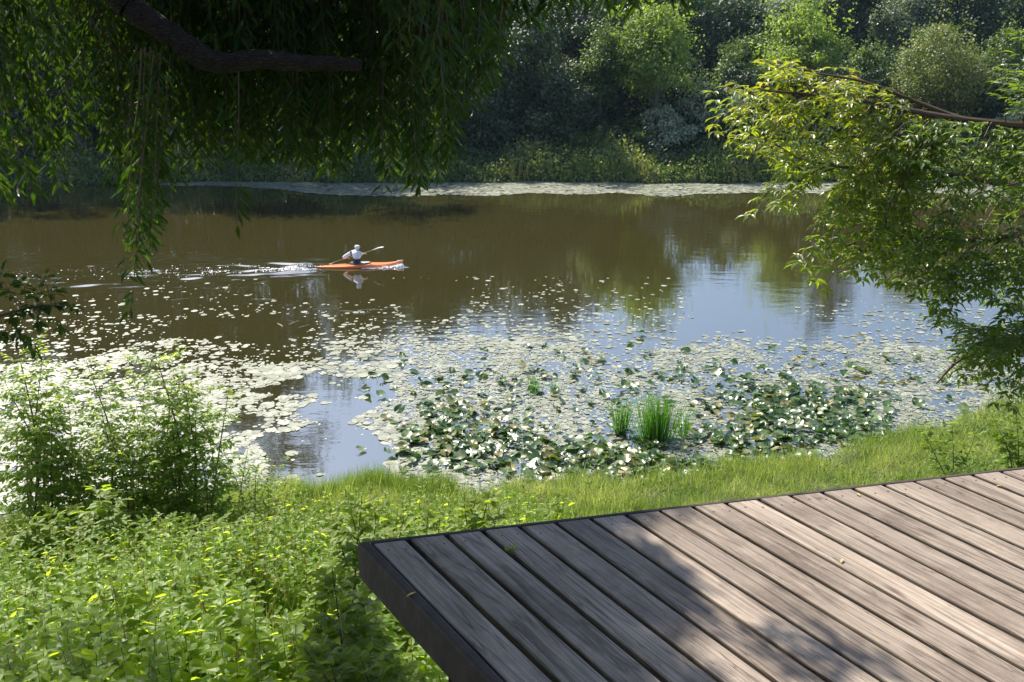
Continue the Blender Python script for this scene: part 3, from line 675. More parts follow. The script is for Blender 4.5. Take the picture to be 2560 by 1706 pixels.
# coarse grass among the nettles
n = 26000; X = rng.uniform(-8.5, 1.2, n); Y = rng.uniform(3.6, 15.5, n)
px, py = proj(np.stack([X, Y, ground(X, Y) + .3], 1)); k_ = ~under_deck(X, Y) & ((((px - 760) / 260) ** 2 + ((py - 1530) / 130) ** 2 < 1) | (vnoise(X, Y, .9, 60) > .62) | ((py < 1330) & (px > 560)))
X, Y = X[k_], Y[k_]
grassy('coarse_grass', X, Y, .35 + .45 * rng.random(len(X)), .009, 'grass', 'long arching grass in the hollow of the nettle bed beside the deck', 'grass', .75)

# compound leaf sprays: a stem with pairs of leaflets
def compound(mb, base, d, L, leaf, tint, tpl='ovate', pairs=2, droop=.35, wid=1.0):
    d = np.asarray(d, float) / np.linalg.norm(d); side = np.cross(d, UP); side /= np.linalg.norm(side) + 1e-9
    up = np.cross(side, d)
    Ps, Ds = [], []
    for q in range(pairs):
        b = base + d * L * (.5 + .45 * q / pairs)
        for s in (-1, 1): Ps.append(b); Ds.append(d * .55 + side * s + rng.normal(size=3) * .15 - UP * droop)
    Ps.append(base + d * L); Ds.append(d - UP * droop + rng.normal(size=3) * .1)
    m_ = len(Ps); leaves(mb, tpl, np.array(Ps), np.array(Ds), nrm(up + rng.normal(size=(m_, 3)) * .3 + UP * .5), leaf * (.75 + .45 * rng.random(m_)), np.clip(tint + rng.normal(size=m_) * .12, 0, 1), wid)
def sapling(name, label, cat, base, stems, leaf, m, dens=9, L=.14, group=None, tpl='ovate', spread=.22, tmid=.45, droop=.35):
    """stems: list of (top offset xyz); compound leaves all along"""
    base = np.array(base, float); root = empty(name, base); tag(root, label, cat, group)
    lb, tb_ = MB(), MB()
    for top in stems:
        top = np.array(top, float); H = np.linalg.norm(top); mid = top * .5 + rng.normal(size=3) * .06 * H * np.array([1, 1, 0])
        A, B = smooth_path([np.array([0, 0, -.1]) + rng.normal(size=3) * np.array([.05, .05, 0]), mid, top], [.004 + .006 * H, .003 + .004 * H, .003], 6); tube(tb_, A, B, 5)
        kk = int(H * dens * 1.2)
        for q in range(kk):
            t = (.10 + .90 * ((q + rng.random()) / kk) ** .75); p = A[int(t * (len(A) - 1))]; a = q * 2.4 + rng.random()
            side = np.array([math.cos(a), math.sin(a), .35]); br = spread * H * (.3 + .45 * math.sin(math.pi * min(t, .97))) * (.5 + .5 * t) * (.35 + .8 * rng.random())
            if br > .1:
                e = p + side * br; bar(tb_, p, e, .004, .002, 3)
                for w_ in np.arange(.08, br, .075):
                    a2 = a + (1 if rng.random() < .5 else -1) * 1.0
                    compound(lb, p + side * w_, (math.cos(a2), math.sin(a2), .25), L * .8, leaf, tmid + .4 * (w_ / br - .5), tpl, 1, droop)
                p = e
            compound(lb, p, (side[0], side[1], .4 + .6 * (t > .9)), L, leaf * (1 if t < .9 else .8), tmid + .45 * (t > .85), tpl, 2, droop)
    lb.build('leaves', M[m], root); tb_.build('stem', M['twig'], root)
    return root
def base_at(px, py, Y):
    p = at_y(px, py, Y); return (p[0], Y, float(ground(p[0], Y)))
def top_off(base, px, py, dy=0):
    p = at_y(px, py, base[1] + dy); return p - np.array(base)
def sap(label, px, Y, tops, leaf=.10, m='sapling', dens=13, L=.15, spread=.27, name='sapling', tpl='ovate', group='young trees at the water edge on the left', tmid=.45, droop=.35):
    b = base_at(px, 1300, Y); sapling(name, label, 'sapling', b, [top_off(b, *t) for t in tops], leaf, m, dens, L, group, tpl, spread, tmid, droop)
sap('tall young tree at the left edge standing in front of the lily pads', 60, 13.4, [(40, 850), (105, 900), (10, 950), (140, 1010), (70, 1060)], dens=11)
sap('young tree with a narrow top, second from the left edge', 215, 13.6, [(215, 900), (170, 1000), (250, 1010), (200, 1090)], dens=11)
sap('bushiest young tree, its light tip the highest of the group', 400, 13.8, [(380, 855), (430, 960), (340, 1010), (300, 1060), (470, 1030), (410, 1060), (330, 1130)], dens=12)
sap('slender leaning young tree with a bare lower stem', 500, 14.0, [(575, 955), (520, 1080)], dens=8, spread=.13)
sap('low broad sapling between the taller ones', 290, 13.0, [(270, 1080), (330, 1110), (230, 1150), (150, 1130)], dens=12, spread=.3)
sap('low sapling right of the slender leaning one', 590, 14.3, [(620, 1120), (690, 1150), (560, 1130), (720, 1200)], dens=10, leaf=.075)
sap('low dark sapling filling the foot of the group', 470, 13.2, [(500, 1130), (440, 1150), (540, 1180), (400, 1190)], dens=12, spread=.3)
sap('loose young tree between the first two, lower than both', 130, 13.1, [(130, 1040), (90, 1100), (180, 1120)], dens=12, spread=.3)
sap('small loose sapling nearest to the dry grass', 640, 13.8, [(640, 1170), (600, 1200), (670, 1210)], dens=11, leaf=.08)
sap('tall loose young tree right of the bushiest one', 450, 13.6, [(455, 930), (490, 1010), (430, 1040)], dens=12, spread=.2)
# bright large-leaved shoots
def shoot(label, px, Y, tops, leaf=.14, tpl='lobed', dens=9):
    b = base_at(px, 1350, Y); sapling('leafy_shoot', label, 'shoot', b, [top_off(b, *t) for t in tops], leaf, 'bright', dens, .12, 'bright large-leaved shoots', tpl, .12, .6, .25)
shoot('bright lobed shoot, the single one standing above the nettles at left', 250, 11.2, [(245, 1205), (270, 1260)], .15)
shoot('row of yellow-green large leaves along the back of the nettles at left', 160, 11.6, [(60, 1290), (130, 1280), (200, 1270), (20, 1310)], .15, dens=11)
shoot('yellow-green large leaves behind the nettles under the bushy sapling', 330, 11.6, [(300, 1295), (370, 1300), (430, 1300)], .14, dens=11)
shoot('yellow-green large leaves behind the nettles at the middle of the bed', 560, 11.4, [(480, 1300), (540, 1305), (600, 1310), (650, 1300)], .14, dens=11)
shoot('bright leafy shoot touching the corner of the deck', 900, 8.0, [(870, 1250), (905, 1240), (830, 1290), (940, 1285)], .11, dens=12)
shoot('bright leafy shoot rising behind the deck edge, the tallest there', 1180, 9.0, [(1225, 1225), (1160, 1250), (1190, 1240), (1250, 1270)], .12, dens=12)
shoot('bright leafy shoot between the two others behind the deck edge', 1040, 8.6, [(1010, 1290), (1070, 1275), (1100, 1290), (960, 1300)], .11, dens=12)
shoot('bright lobed leaves below the left side of the deck', 960, 5.6, [(880, 1500), (830, 1420), (900, 1560), (800, 1560)], .095, dens=34)
shoot('bright lobed leaves at the bottom beside the dark deck side', 1000, 5.0, [(900, 1640), (820, 1640), (760, 1620), (960, 1690)], .095, dens=34)
shoot('leafy plant on the right beyond the deck edge', 2350, 16.5, [(2300, 1060), (2380, 1050), (2440, 1080)], .13, dens=9)
shoot('leafy bush in the right corner between deck and water', 2520, 14.5, [(2480, 1040), (2540, 1030), (2590, 1050), (2500, 1090)], .12, dens=11)
# dry grass heads at the water's edge
n = 3500; X = rng.uniform(*sorted((at_z(600, 1250, 0)[0], at_z(760, 1250, 0)[0])), n); Y = shore(X) - .2 - rng.random(n) * 1.6
grassy('dry_grass', X, Y, .3 + .4 * rng.random(n), .008, 'grass', 'tuft of dry seeding grass at the water edge beside the saplings', 'grass', .3, rng.random(n) * .4 + .5)
n = 3400; X = rng.uniform(at_z(700, 1250, 0)[0], at_z(1130, 1250, 0)[0], n); Y = shore(X) + .25 - rng.random(n) * .9
grassy('shore_sedge', X, np.minimum(Y, shore(X) - .02), .2 + .35 * rng.random(n), .008, 'grass', 'blue-green sedge standing at the edge of the open water patch', 'sedge', .3, rng.random(n) * .4)
# reed clumps
def reeds(label, px, py, n, hpx, wpx, name='reed_clump'):
    c = at_z(px, py, 0); dep = np.linalg.norm(c - np.array([0, 0, CAMZ])); mpp = dep / F
    root = empty(name, c); tag(root, label, 'reeds', 'reed clumps standing in the lily leaves')
    mb = MB(); r = wpx * mpp
    P = np.stack([rng.normal(size=n) * r * .38, rng.normal(size=n) * r * .3, np.full(n, -.02)], 1)
    D = nrm(np.stack([P[:, 0] / r * .35 + rng.normal(size=n) * .08, P[:, 1] / r * .3 + rng.normal(size=n) * .08, np.ones(n)], 1))
    Hh = hpx * mpp * (.55 + .5 * rng.random(n)); leaves(mb, 'blade', P, D, rsph(n), Hh, None, .017 / Hh)
    # bent tips
    s = rng.random(n) < .3; E = P + D * (Hh * .75)[:, None]
    leaves(mb, 'blade', E[s], nrm(D[s] * .4 + rsph(s.sum()) * .7), rsph(s.sum()), Hh[s] * .3, None, .05)
    mb.build('blades', M['reed'], root)
reeds('largest green reed clump rising from the lily leaves', 1640, 1098, 330, 135, 46)
reeds('left hand green reed clump leaning beside the largest one', 1552, 1085, 120, 112, 22)
reeds('small thin reed clump on the right of the largest one', 1705, 1092, 40, 90, 22)
reeds('sparse short reed tuft alone among the floating pads', 1330, 982, 34, 50, 40)
reeds('tiny sparse reed tuft right of the other short one', 1388, 975, 16, 40, 22)

# ------------------------------------------------------------------ willow overhead
wroot = empty('willow_tree', (-8.5, 5.5, float(ground(-8.5, 5.5)))); tag(wroot, 'weeping willow whose dark limb and hanging leaves fill the upper left', 'tree')
WO = np.array(wroot.location)
def lw(p): return np.asarray(p) - WO
tb_ = MB()
A, B = smooth_path([(-8.5, 5.5, ground(-8.5, 5.5) - .3), (-8.3, 5.5, 7), (-7.6, 5.6, 9.2), (-6.5, 5.8, 11.5), (-6, 6, 14)], [.55, .48, .42, .3, .15], 8)
tube(tb_, lw(A), B, 14, .03); tb_.build('trunk', M['willow_bark'], wroot, smooth=True)
YB = 6.2
bp = [(-5.9, 5.9, 12.2), (-4.2, 6.0, 11.2)] + [tuple(at_y(x, y, YB + o)) for x, y, o in [(230, -70, 0), (335, 25, 0), (440, 95, .05), (500, 140, .05), (560, 158, .05), (650, 148, 0), (760, 158, 0), (855, 160, 0), (903, 163, 0)]]
brr = [.16, .13] + [v * YB * 1.03 / F / 2 for v in (62, 58, 54, 58, 48, 46, 38, 32, 29)]
mb = MB(); A, B = smooth_path(bp, brr, 8); B = B * (1 + .05 * np.sin(np.arange(len(B)) * 1.1)); tube(mb, lw(A), B, 14, .05)
mb.build('limb', M['willow_bark'], wroot, smooth=True)
hb = MB()
heads = []
for z0, pts in enumerate([[(-6, 6, 13.5), (-4.2, 6.3, 13.2), (-3.2, 6.8, 12.4), (-2.8, 7.2, 11.6)], [(-6.2, 6, 12), (-4.5, 7.5, 12.2), (-2.5, 8.5, 12.0), (-1.2, 9, 11.4)], [(-6.5, 5.8, 12.5), (-6, 8, 12.5), (-5.5, 9.5, 11.8), (-5.2, 10.5, 11)],
                          [(-6, 6, 14), (-5, 5.5, 14.0), (-4.3, 5.2, 13.5), (-3.8, 5, 12.8)], [(-6.5, 5.5, 11), (-5.5, 6.5, 11.4), (-4.5, 6.8, 11.5)]]):
    A, B = smooth_path(pts, np.linspace(.1, .025, len(pts)), 8); tube(hb, lw(A), B, 7, .05); heads.append(A)
lb = MB(); tb2 = MB()
def strand(top, bot, leaf=.10, sway=.05, tl=None, tint0=.3):
    top, bot = np.array(top, float), np.array(bot, float); L = np.linalg.norm(top - bot)
    k = max(3, int(L / .2)); t = np.linspace(0, 1, k)[:, None]
    path = top * (1 - t) + bot * t + np.cumsum(rng.normal(size=(k, 3)) * sway * .35, 0) * np.array([1, 1, .2]); path += (bot - path[-1]) * t
    tube(tb2, lw(path), np.linspace(.006, .0018, k), 3, cap=False)
    m_ = int(L / .028); u = np.sort(rng.random(m_)); ii = u * (k - 1); i0 = np.minimum(ii.astype(int), k - 2); fr = (ii - i0)[:, None]
    P = path[i0] * (1 - fr) + path[i0 + 1] * fr
    a = rng.random(m_) * 6.28; P = P + np.stack([np.cos(a), np.sin(a), 0 * a], 1) * (.03 * rng.random(m_)[:, None])
    D = np.stack([np.cos(a) * .75, np.sin(a) * .75, -.55 - .5 * rng.random(m_)], 1)
    leaves(lb, 'lance', lw(P), D, nrm(rsph(m_) + .4 * UP), leaf * (.65 + .55 * rng.random(m_)), np.clip(tint0 + rng.normal(size=m_) * .22, 0, 1), 1.15)
def lit_deck(p, m=0.0):
    """would something at p shade the part of the deck that lies in the sun"""
    g = np.asarray(p) - np.array(sd) * ((p[2] - DZ) / sd.z)
    lim = np.interp(g[1], [0, 1.5, 2.56, 3.1, 3.7], [.75, .68, .66, .66, .60]) + .12 * math.sin(g[1] * 9) + .05 * math.sin(g[1] * 23) + m
    return g[0] > lim and bool(under_deck(g[0:1], g[1:2])[0])
env = [(-200, 560), (0, 505), (60, 500), (130, 470), (215, 420), (235, 300), (270, 330), (300, 560), (355, 640), (400, 520), (450, 420), (520, 400), (560, 360), (640, 400), (700, 380), (760, 400), (840, 430), (880, 400), (930, 350), (980, 450), (1050, 470), (1110, 430), (1150, 340), (1190, 250), (1235, 200), (1260, 110), (1300, 40)]
ex, ey = zip(*env)
for i in range(720):
    px = rng.uniform(-190, 1255)
    if px < 330 and rng.random() < .45: continue
    yb = np.interp(px, ex, ey)
    Yd = rng.uniform(6.45, 8.6) if px < 1000 else rng.uniform(6.2, 8.8)
    q = rng.random(); yb = yb - (0 if q < .3 else rng.random() * yb * .8)
    if rng.random() < .10 and not 200 < px < 960: Yd = rng.uniform(5.5, 6.0); yb = min(yb, 300) * rng.random() if px > 120 else yb
    b = at_y(px + rng.normal() * 8, yb, Yd)
    zt = min(12.6, b[2] + 1.3 + rng.random() * 2.6); top = b + np.array([rng.normal() * .15, rng.normal() * .15, 0])
    while zt > b[2] + .4 and (lit_deck(np.array([top[0], top[1], zt])) or lit_deck(np.array([top[0], top[1], (zt + b[2]) / 2]))): zt -= .2
    top[2] = zt
    strand(top, b, .10 + .025 * rng.random(), .05, None, .28)
# the long strands
for px, yb, Yd in [(322, 800, 5.6), (335, 690, 5.7), (315, 700, 5.5), (345, 610, 5.6), (360, 660, 5.7), (300, 600, 5.8), (380, 560, 5.9)]:
    Yd += .35; b = at_y(px, yb, Yd); t = at_y(px + 40, 60 + .25 * px - 20, Yd); strand(t, b, .10, .03)
b = at_y(592, 572, 6.1); strand(at_y(600, 165, 6.2), b, .12, .02); b = at_y(955, 490, 6.6); strand(at_y(960, -100, 6.6), b, .1, .02)
# sprays along the top edge to the right
for i in range(26):
    px = rng.uniform(1250, 1760); Yd = rng.uniform(6.7, 7.3)
    yb = np.interp(px, [1250, 1340, 1400, 1480, 1640, 1700, 1760], [70, 100, 70, 40, 60, 30, 10]) * rng.random() ** .5 - 25
    b = at_y(px, yb, Yd); strand(b + np.array([-.3, .1, .7]), b, .135, .03)
# crown above the picture: it shades the left part of the deck and the limb
cz = 0
for i in range(24000):
    t = np.array([rng.uniform(-8, 2.2), rng.uniform(1.5, 11), rng.uniform(11.0, 14.6)])
    tt = (t[2] - DZ) / sd.z; g = t - np.array(sd) * tt              # where its shadow meets the deck's level
    if g[1] > 4.3 + .5 * math.sin(g[0] * 2) or g[1] < .3 or g[0] < -2.6 or g[0] > 1.9: continue
    bt = t - np.array([rng.normal() * .1, rng.normal() * .1, .35 + .45 * rng.random()])
    if lit_deck(t, -.02) or lit_deck(bt, -.02): continue
    if not under_deck(g[0:1], g[1:2])[0] and rng.random() < .6: continue
    if proj(bt)[1][0] > -20 and proj(bt)[0][0] < 1300 and rng.random() < .3: continue
    cz += 1
    strand(t, bt, .15, .05)
for i in range(170):
    t = np.array([rng.uniform(-9.4, -6.6), rng.uniform(9.6, 11.4), rng.uniform(11.3, 13.4)]); strand(t, t - UP * .7, .14, .05)
for i in range(3600):  # unseen leaves added over and behind the camera to cut sky light on the deck
    t = np.array([rng.uniform(-9, 1.5), rng.uniform(-7, 5), rng.uniform(11.2, 15)])
    if lit_deck(t, -.3): continue
    strand(t, t - UP * (.5 + .5 * rng.random()), .24, .05)
print('crown strands', cz)
for i in range(14):                                    # the ragged spot of shade at the deck's lower right
    g = np.array([1.08 + rng.normal() * .11, 2.58 + rng.normal() * .06, DZ]); t = g + np.array(sd) * rng.uniform(4.6, 6.0)
    strand(t, t - np.array([0, 0, .35]), .10, .04)
A, B = smooth_path([(-.3, 6.8, 12.4), (-.6, 6.3, 12.2), (-.7, 5.7, 11.8)], [.02, .015, .006], 5); tube(hb, lw(A), B, 5)
hb.build('branches', M['willow_bark'], wroot); lb.build('leaves', M['willow'], wroot); tb2.build('twigs', M['twig'], wroot)

# ------------------------------------------------------------------ leafy branch from the right
rroot = empty('maple_tree', (9.2, 8.6, float(ground(9.2, 8.6)))); tag(rroot, 'maple whose leafy branches reach in from the right edge over the water', 'tree')
RO = np.array(rroot.location)
def lr(p): return np.asarray(p) - RO
mb = MB(); A, B = smooth_path([(9.2, 8.6, ground(9.2, 8.6) - .3), (9.0, 8.6, 6.0), (8.7, 8.7, 8.8), (8.8, 8.8, 12.5)], [.22, .19, .15, .06], 8); tube(mb, lr(A), B, 12, .04); mb.build('trunk', M['bark'], rroot, smooth=True)
limbs = []
tw = MB(); lf = MB()
def limb(p0, pts, r0, r1):
    W = [p0] + [tuple(at_y(q[0], q[1], q[2] * 1.6)) for q in pts]; A, B = smooth_path(W, np.linspace(r0, r1, len(W)), 8); tube(tw, lr(A), B, 7, .04); limbs.append(A)
limb((8.75, 8.7, 8.6), [(2760, 325, 5.3), (2560, 314, 5.3), (2380, 295, 5.3), (2200, 262, 5.35), (2050, 240, 5.4), (1900, 225, 5.4)], .045, .008)
limb(tuple(at_y(2560, 314, 8.48)), [(2420, 300, 5.4), (2300, 258, 5.5), (2160, 205, 5.6), (2020, 180, 5.7)], .028, .007)
limb((8.8, 8.7, 7.6), [(2800, 520, 5.4), (2600, 480, 5.5), (2400, 440, 5.6), (2200, 430, 5.7), (2000, 400, 5.8)], .055, .009)
limb((8.9, 8.6, 6.9), [(2850, 560, 5.6), (2650, 570, 5.6), (2450, 600, 5.7), (2250, 590, 5.8), (2080, 620, 5.9)], .055, .009)
limb((9.0, 8.6, 6.1), [(2900, 800, 5.4), (2700, 820, 5.5), (2520, 850, 5.6), (2400, 900, 5.7), (2340, 960, 5.7)], .055, .009)
LP = np.concatenate(limbs)
POLY = [[(1790, 200), (1850, 160), (1960, 150), (2080, 175), (2130, 230), (2230, 260), (2210, 340), (2330, 330), (2400, 320), (2480, 330), (2570, 360), (2570, 720), (2440, 720), (2300, 740), (2200, 690), (2060, 700), (2000, 660), (2090, 630), (2080, 560), (2010, 470), (1930, 430), (1840, 370), (1760, 330), (1830, 300), (1790, 260)],
        [(1880, 530), (1960, 490), (2090, 480), (2110, 550), (1960, 570)], [(1990, 640), (2080, 600), (2150, 620), (2160, 700), (2060, 720)], [(2300, 740), (2570, 700), (2570, 1010), (2470, 1020), (2330, 1020), (2330, 960), (2400, 900), (2320, 830)], [(2500, 90), (2570, 70), (2570, 330), (2520, 200)]]
dens = [450, 36, 30, 140, 16]
for pl, nn in zip(POLY, dens):
    xs_, ys_ = np.array(pl).T; c = 0
    while c < nn:
        px, py = rng.uniform(xs_.min(), xs_.max()), rng.uniform(ys_.min(), ys_.max())
        if not inpoly(np.array([px]), np.array([py]), pl)[0]: continue
        if vnoise(np.array([px]), np.array([py]), 60, 77)[0] < .42: continue
        c += 1
        e = at_y(px, py, rng.uniform(7.9, 9.8))
        dd = np.linalg.norm(LP - e - np.array([.4, 0, .2]), axis=1); s = LP[np.argmin(dd)]
        v = e - s; L = np.linalg.norm(v)
        if L > 1.1: s = e - v / L * 1.1; L = 1.1
        mid = (s + e) / 2 + UP * .06; A, B = smooth_path([s, mid, e], [.004, .003, .0015], 4); tube(tw, lr(A), B, 3, cap=False)
        k = max(2, int(min(L, .5) / .09))
        for q in range(k):
            t = 1 - q * .13 / max(L, .2) * .8; p = A[int(max(0, t) * (len(A) - 1))]
            a = rng.random() * 6.28
            compound(lf, lr(p), nrm(v) * .6 + np.array([math.cos(a), math.sin(a), -.1]), .09, .092, .35 + .5 * (1 - (py - 150) / 900) * (px < 2250) , 'ovate', 1 if rng.random() < .4 else 2, .08, .7)  # tint lighter at upper left; shade of the lower right put into the colour
tw.build('branches', M['twig'], rroot); lf.build('leaves', M['maple'], rroot)
# small twig at the left edge
b = at_y(-330, 1250, 3.7); g = float(ground(b[0], 3.7)); root = empty('leafy_shrub', (b[0], 3.7, g)); tag(root, 'dark leafy twig poking in at the left edge above the lily pads', 'shrub')
o3 = np.array(root.location); tw = MB(); lf = MB()
A, B = smooth_path([(b[0], 3.7, g - .1), at_y(-330, 950, 3.7), at_y(-150, 830, 3.7), at_y(0, 790, 3.7), at_y(95, 765, 3.7), at_y(160, 765, 3.7)], [.02, .015, .01, .006, .004, .002], 6); tube(tw, A - o3, B, 6)
for q in range(16):
    t = .62 + .38 * rng.random(); p = A[int(t * (len(A) - 1))]; a = rng.random() * 6.28
    compound(lf, p - o3, (math.cos(a), math.sin(a) * .6, .1 * rng.normal()), .04, .042, .3, 'ovate', 1, .5)
for px, py in [(20, 730), (60, 712), (115, 705), (10, 830), (55, 845), (30, 790), (100, 800), (150, 815), (-20, 760), (85, 740), (135, 735), (185, 770), (5, 700), (75, 870)]:
    e = at_y(px, py, 3.7 + rng.normal() * .08); s = A[np.argmin(np.linalg.norm(A - e, axis=1))]; bar(tw, s - o3, e - o3, .002, .001, 3)
    for w_ in (.55, .8, 1): compound(lf, s + (e - s) * w_ - o3, nrm(e - s) + rsph(1)[0] * .6, .035, .045, .35, 'ovate', 1, .5)
tw.build('stem', M['twig'], root); lf.build('leaves', M['willow'], root)

# ------------------------------------------------------------------ deck
deck = empty('wooden_deck', C0); tag(deck, 'weathered wooden deck of long boards with a side coloured dark for shade, lower right', 'deck')
PITCHB = .1475; perp = np.array([U[1], -U[0], 0]); sinW = abs(Wd @ perp)
def prism(mb, outline, z0, z1, bev=.006):
    """outline: 4 points (x,y); a board with rounded top edges"""
    o = np.array(outline, float); c = o.mean(0)
    def ring(ins, z):
        q = []
        for i in range(4):
            a, b_, d_ = o[i], o[(i + 1) % 4], o[i - 1]
            u1 = (b_ - a) / np.linalg.norm(b_ - a); u2 = (d_ - a) / np.linalg.norm(d_ - a); s_ = abs(u1[0] * u2[1] - u1[1] * u2[0])
            q.append(a + (u1 + u2) / s_ * ins)
        return [(p[0], p[1], z) for p in q]
    V = ring(0, z0) + ring(0, z1 - bev) + ring(bev * .3, z1 - bev * .3) + ring(bev, z1)
    Fc = [(3, 2, 1, 0)]
    for k in range(3):
        for i in range(4): j = (i + 1) % 4; Fc.append((k * 4 + i, k * 4 + j, k * 4 + 4 + j, k * 4 + 4 + i))
    Fc.append((12, 13, 14, 15)); mb.add(V, Fc)
LEN = 5.6; gap = .020; s0 = .050
ang = math.atan2(U[1], U[0])
def tol(v):   # world offset -> frame with X along the board
    return np.array([v[..., 0] * math.cos(-ang) - v[..., 1] * math.sin(-ang), v[..., 0] * math.sin(-ang) + v[..., 1] * math.cos(-ang)]).T
for k in range(34):
    g = gap + rng.normal() * .003; a = (s0 + k * PITCHB) ; b_ = a + PITCHB - g / sinW
    off = .003 * rng.normal()
    p = [Wd[:2] * a - U[:2] * (.022 - off * .5), Wd[:2] * b_ - U[:2] * (.022 - off * .5), Wd[:2] * b_ - U[:2] * LEN, Wd[:2] * a - U[:2] * LEN]
    q = tol(np.array(p)); mb = MB(); dz = rng.normal() * .0012
    prism(mb, q[::-1] if True else q, -.042, dz, .007)
    o = mb.build('board', M['board'], deck); o.rotation_euler = (0, 0, ang)
    sc_ = MB()
    for back in (.09, 1.75, 3.4):
        for f_ in (.25, .75):
            c = tol((Wd[:2] * (a + (b_ - a) * f_) - U[:2] * (back + rng.normal() * .008))[None])[0]
            t = np.linspace(0, 6.283, 10, endpoint=False); V = [(c[0] + .0045 * math.cos(x), c[1] + .0045 * math.sin(x), dz + .0012) for x in t]; V += [(v[0], v[1], dz - .002) for v in V]
            sc_.add(V, [tuple(range(10))] + [(i, (i + 1) % 10 + 0, (i + 1) % 10 + 10, i + 10)[::-1] for i in range(10)])
    sc_.build('screws', M['screw'], o)
TOT = s0 + 34 * PITCHB
# side board on the left, thick, with its shade put into the colour, and the thin one along the far edge
sb_ = MB(); q = tol(np.array([Wd[:2] * 0, Wd[:2] * (s0 - .006), Wd[:2] * (s0 - .006) - U[:2] * LEN, -U[:2] * LEN])); prism(sb_, q[::-1], -.155, .001, .012)
o = sb_.build('side_board', M['fascia'], deck); o.rotation_euler = (0, 0, ang); o['label'] = 'thick board closing the left side of the deck, coloured dark for its shade'
eb = MB(); q = tol(np.array([Wd[:2] * s0 , Wd[:2] * TOT, Wd[:2] * TOT - U[:2] * .020, Wd[:2] * s0 - U[:2] * .020])); prism(eb, q[::-1], -.15, -.001, .004)
o = eb.build('edge_board', M['fascia'], deck); o.rotation_euler = (0, 0, ang)
for k, back in enumerate((.12, 1.78, 3.43, 5.2)):
    jb = MB(); q = tol(np.array([Wd[:2] * .055 - U[:2] * (back - .04), Wd[:2] * TOT - U[:2] * (back - .04), Wd[:2] * TOT - U[:2] * (back + .04), Wd[:2] * .055 - U[:2] * (back + .04)])); prism(jb, q[::-1], -.19, -.045, .004)
    o = jb.build('joist', M['fascia'], deck); o.rotation_euler = (0, 0, ang)
for s_ in (.35, 2.6, 4.9):
    for back in (.12, 3.43):
        p = Wd * s_ - U * back; z = float(ground(*(C0 + p)[:2])) - C0[2] - .3
        pb = MB(); q = [(p[0] + sx * .06, p[1] + sy * .06) for sx, sy in ((-1, -1), (1, -1), (1, 1), (-1, 1))]; prism(pb, q, z, -.192, .004); pb.build('post', M['fascia'], deck)
# things lying on the deck
M['yellow_leaf'] = plain('yellow_fallen_leaf', (.5, .36, .06), .5)
def fallen(px, py, s, label, m='yellow_leaf'):
    c = at_z(px, py, DZ + .006); a = rng.random() * 6.28
    mb = MB(); leaves(mb, 'lance', np.zeros((1, 3)), [(math.cos(a), math.sin(a), 0.05)], [(0, .2, 1)], s, [.5], 1.6); mb.addmany
    o = mb.build('fallen_leaf', M[m]); o.location = c; tag(o, label, 'leaf', 'fallen leaves on the deck')
fallen(1041, 1480, .045, 'small yellow leaf lying on the dark left end of the deck')
fallen(2150, 1240, .03, 'small yellow leaf on the sunlit boards near the far edge')
fallen(2490, 1215, .03, 'tiny pale leaf on the boards near the right edge')
fallen(2108, 1397, .03, 'tiny pale leaf on the middle of the sunlit boards')
c = at_z(1280, 1379, DZ - .01); mb = MB(); n = 60; leaves(mb, 'ovate', rng.normal(size=(n, 3)) * np.array([.012, .009, .003]) + np.array([0, 0, .008]), nrm(rsph(n) + UP), rsph(n), .010)
o = mb.build('moss_tuft', M['nettle']); o.location = c; tag(o, 'tiny green moss tuft growing in a gap between shaded boards', 'moss')

# ------------------------------------------------------------------ kayak, paddle and paddler
M['kayak'] = plain('orange_hull', (.80, .20, .045), .28, coat=.5)
M['kayak_pale'] = plain('pale_hull_tip', (.75, .62, .42), .3)
M['coam'] = plain('cockpit_rim', (.05, .045, .06), .4)
M['skirt'] = plain('spray_skirt', (.02, .018, .045), .7)
M['white_cloth'] = plain('white_jacket', (.66, .68, .74), .75, noise=.06, nscale=20, bump=.3)
M['skin'] = plain('skin', (.55, .33, .24), .5)
M['black'] = plain('black_satin', (.01, .01, .012), .6)
M['blade'] = plain('paddle_blade', (.3, .3, .3), .5)
M['seatpad'] = plain('grey_seat', (.45, .45, .47), .6)
kay = empty('kayak', (KC[0], KC[1], 0), KYAW); tag(kay, 'slim orange kayak crossing the brown river with white flecks trailing behind', 'kayak')
KL = 3.45; st = np.linspace(-1, 1, 33); hull = MB()
def ksec(u):
    b = .285 * (1 - abs(u) ** 2.4) + .004; keel = -.10 * (1 - abs(u) ** 3) + (.10 if u > 0 else .06) * abs(u) ** 6
    deckz = .10 + .06 * math.exp(-((u - .1) / .35) ** 2) + (.12 if u > 0 else -.05) * abs(u) ** 3
    seam = .055 + (.11 if u > 0 else -.02) * abs(u) ** 3
    pr = []
    for t in np.linspace(-1, 1, 9): pr.append((b * math.sin(t * math.pi / 2), keel + (seam - keel) * (1 - math.cos(t * math.pi / 2)) if abs(t) < 1 else seam))
    for t in np.linspace(1, -1, 9)[1:-1]: pr.append((b * math.sin(t * math.pi / 2) * 1.0, seam + (deckz - seam) * math.cos(t * math.pi / 2) ** .8))
    return pr
V = []
for u in st:
    for (yy, zz) in ksec(u): V.append((u * KL / 2, yy, zz))
ns = len(ksec(0)); Fc = []
for i in range(len(st) - 1):
    for j in range(ns): k = (j + 1) % ns; Fc.append((i * ns + j, (i + 1) * ns + j, (i + 1) * ns + k, i * ns + k))
Fc.append(tuple(range(ns))); Fc.append(tuple(len(V) - ns + j for j in range(ns))[::-1])
hull.add(V, Fc); hull.build('hull', M['kayak'], kay, smooth=True)
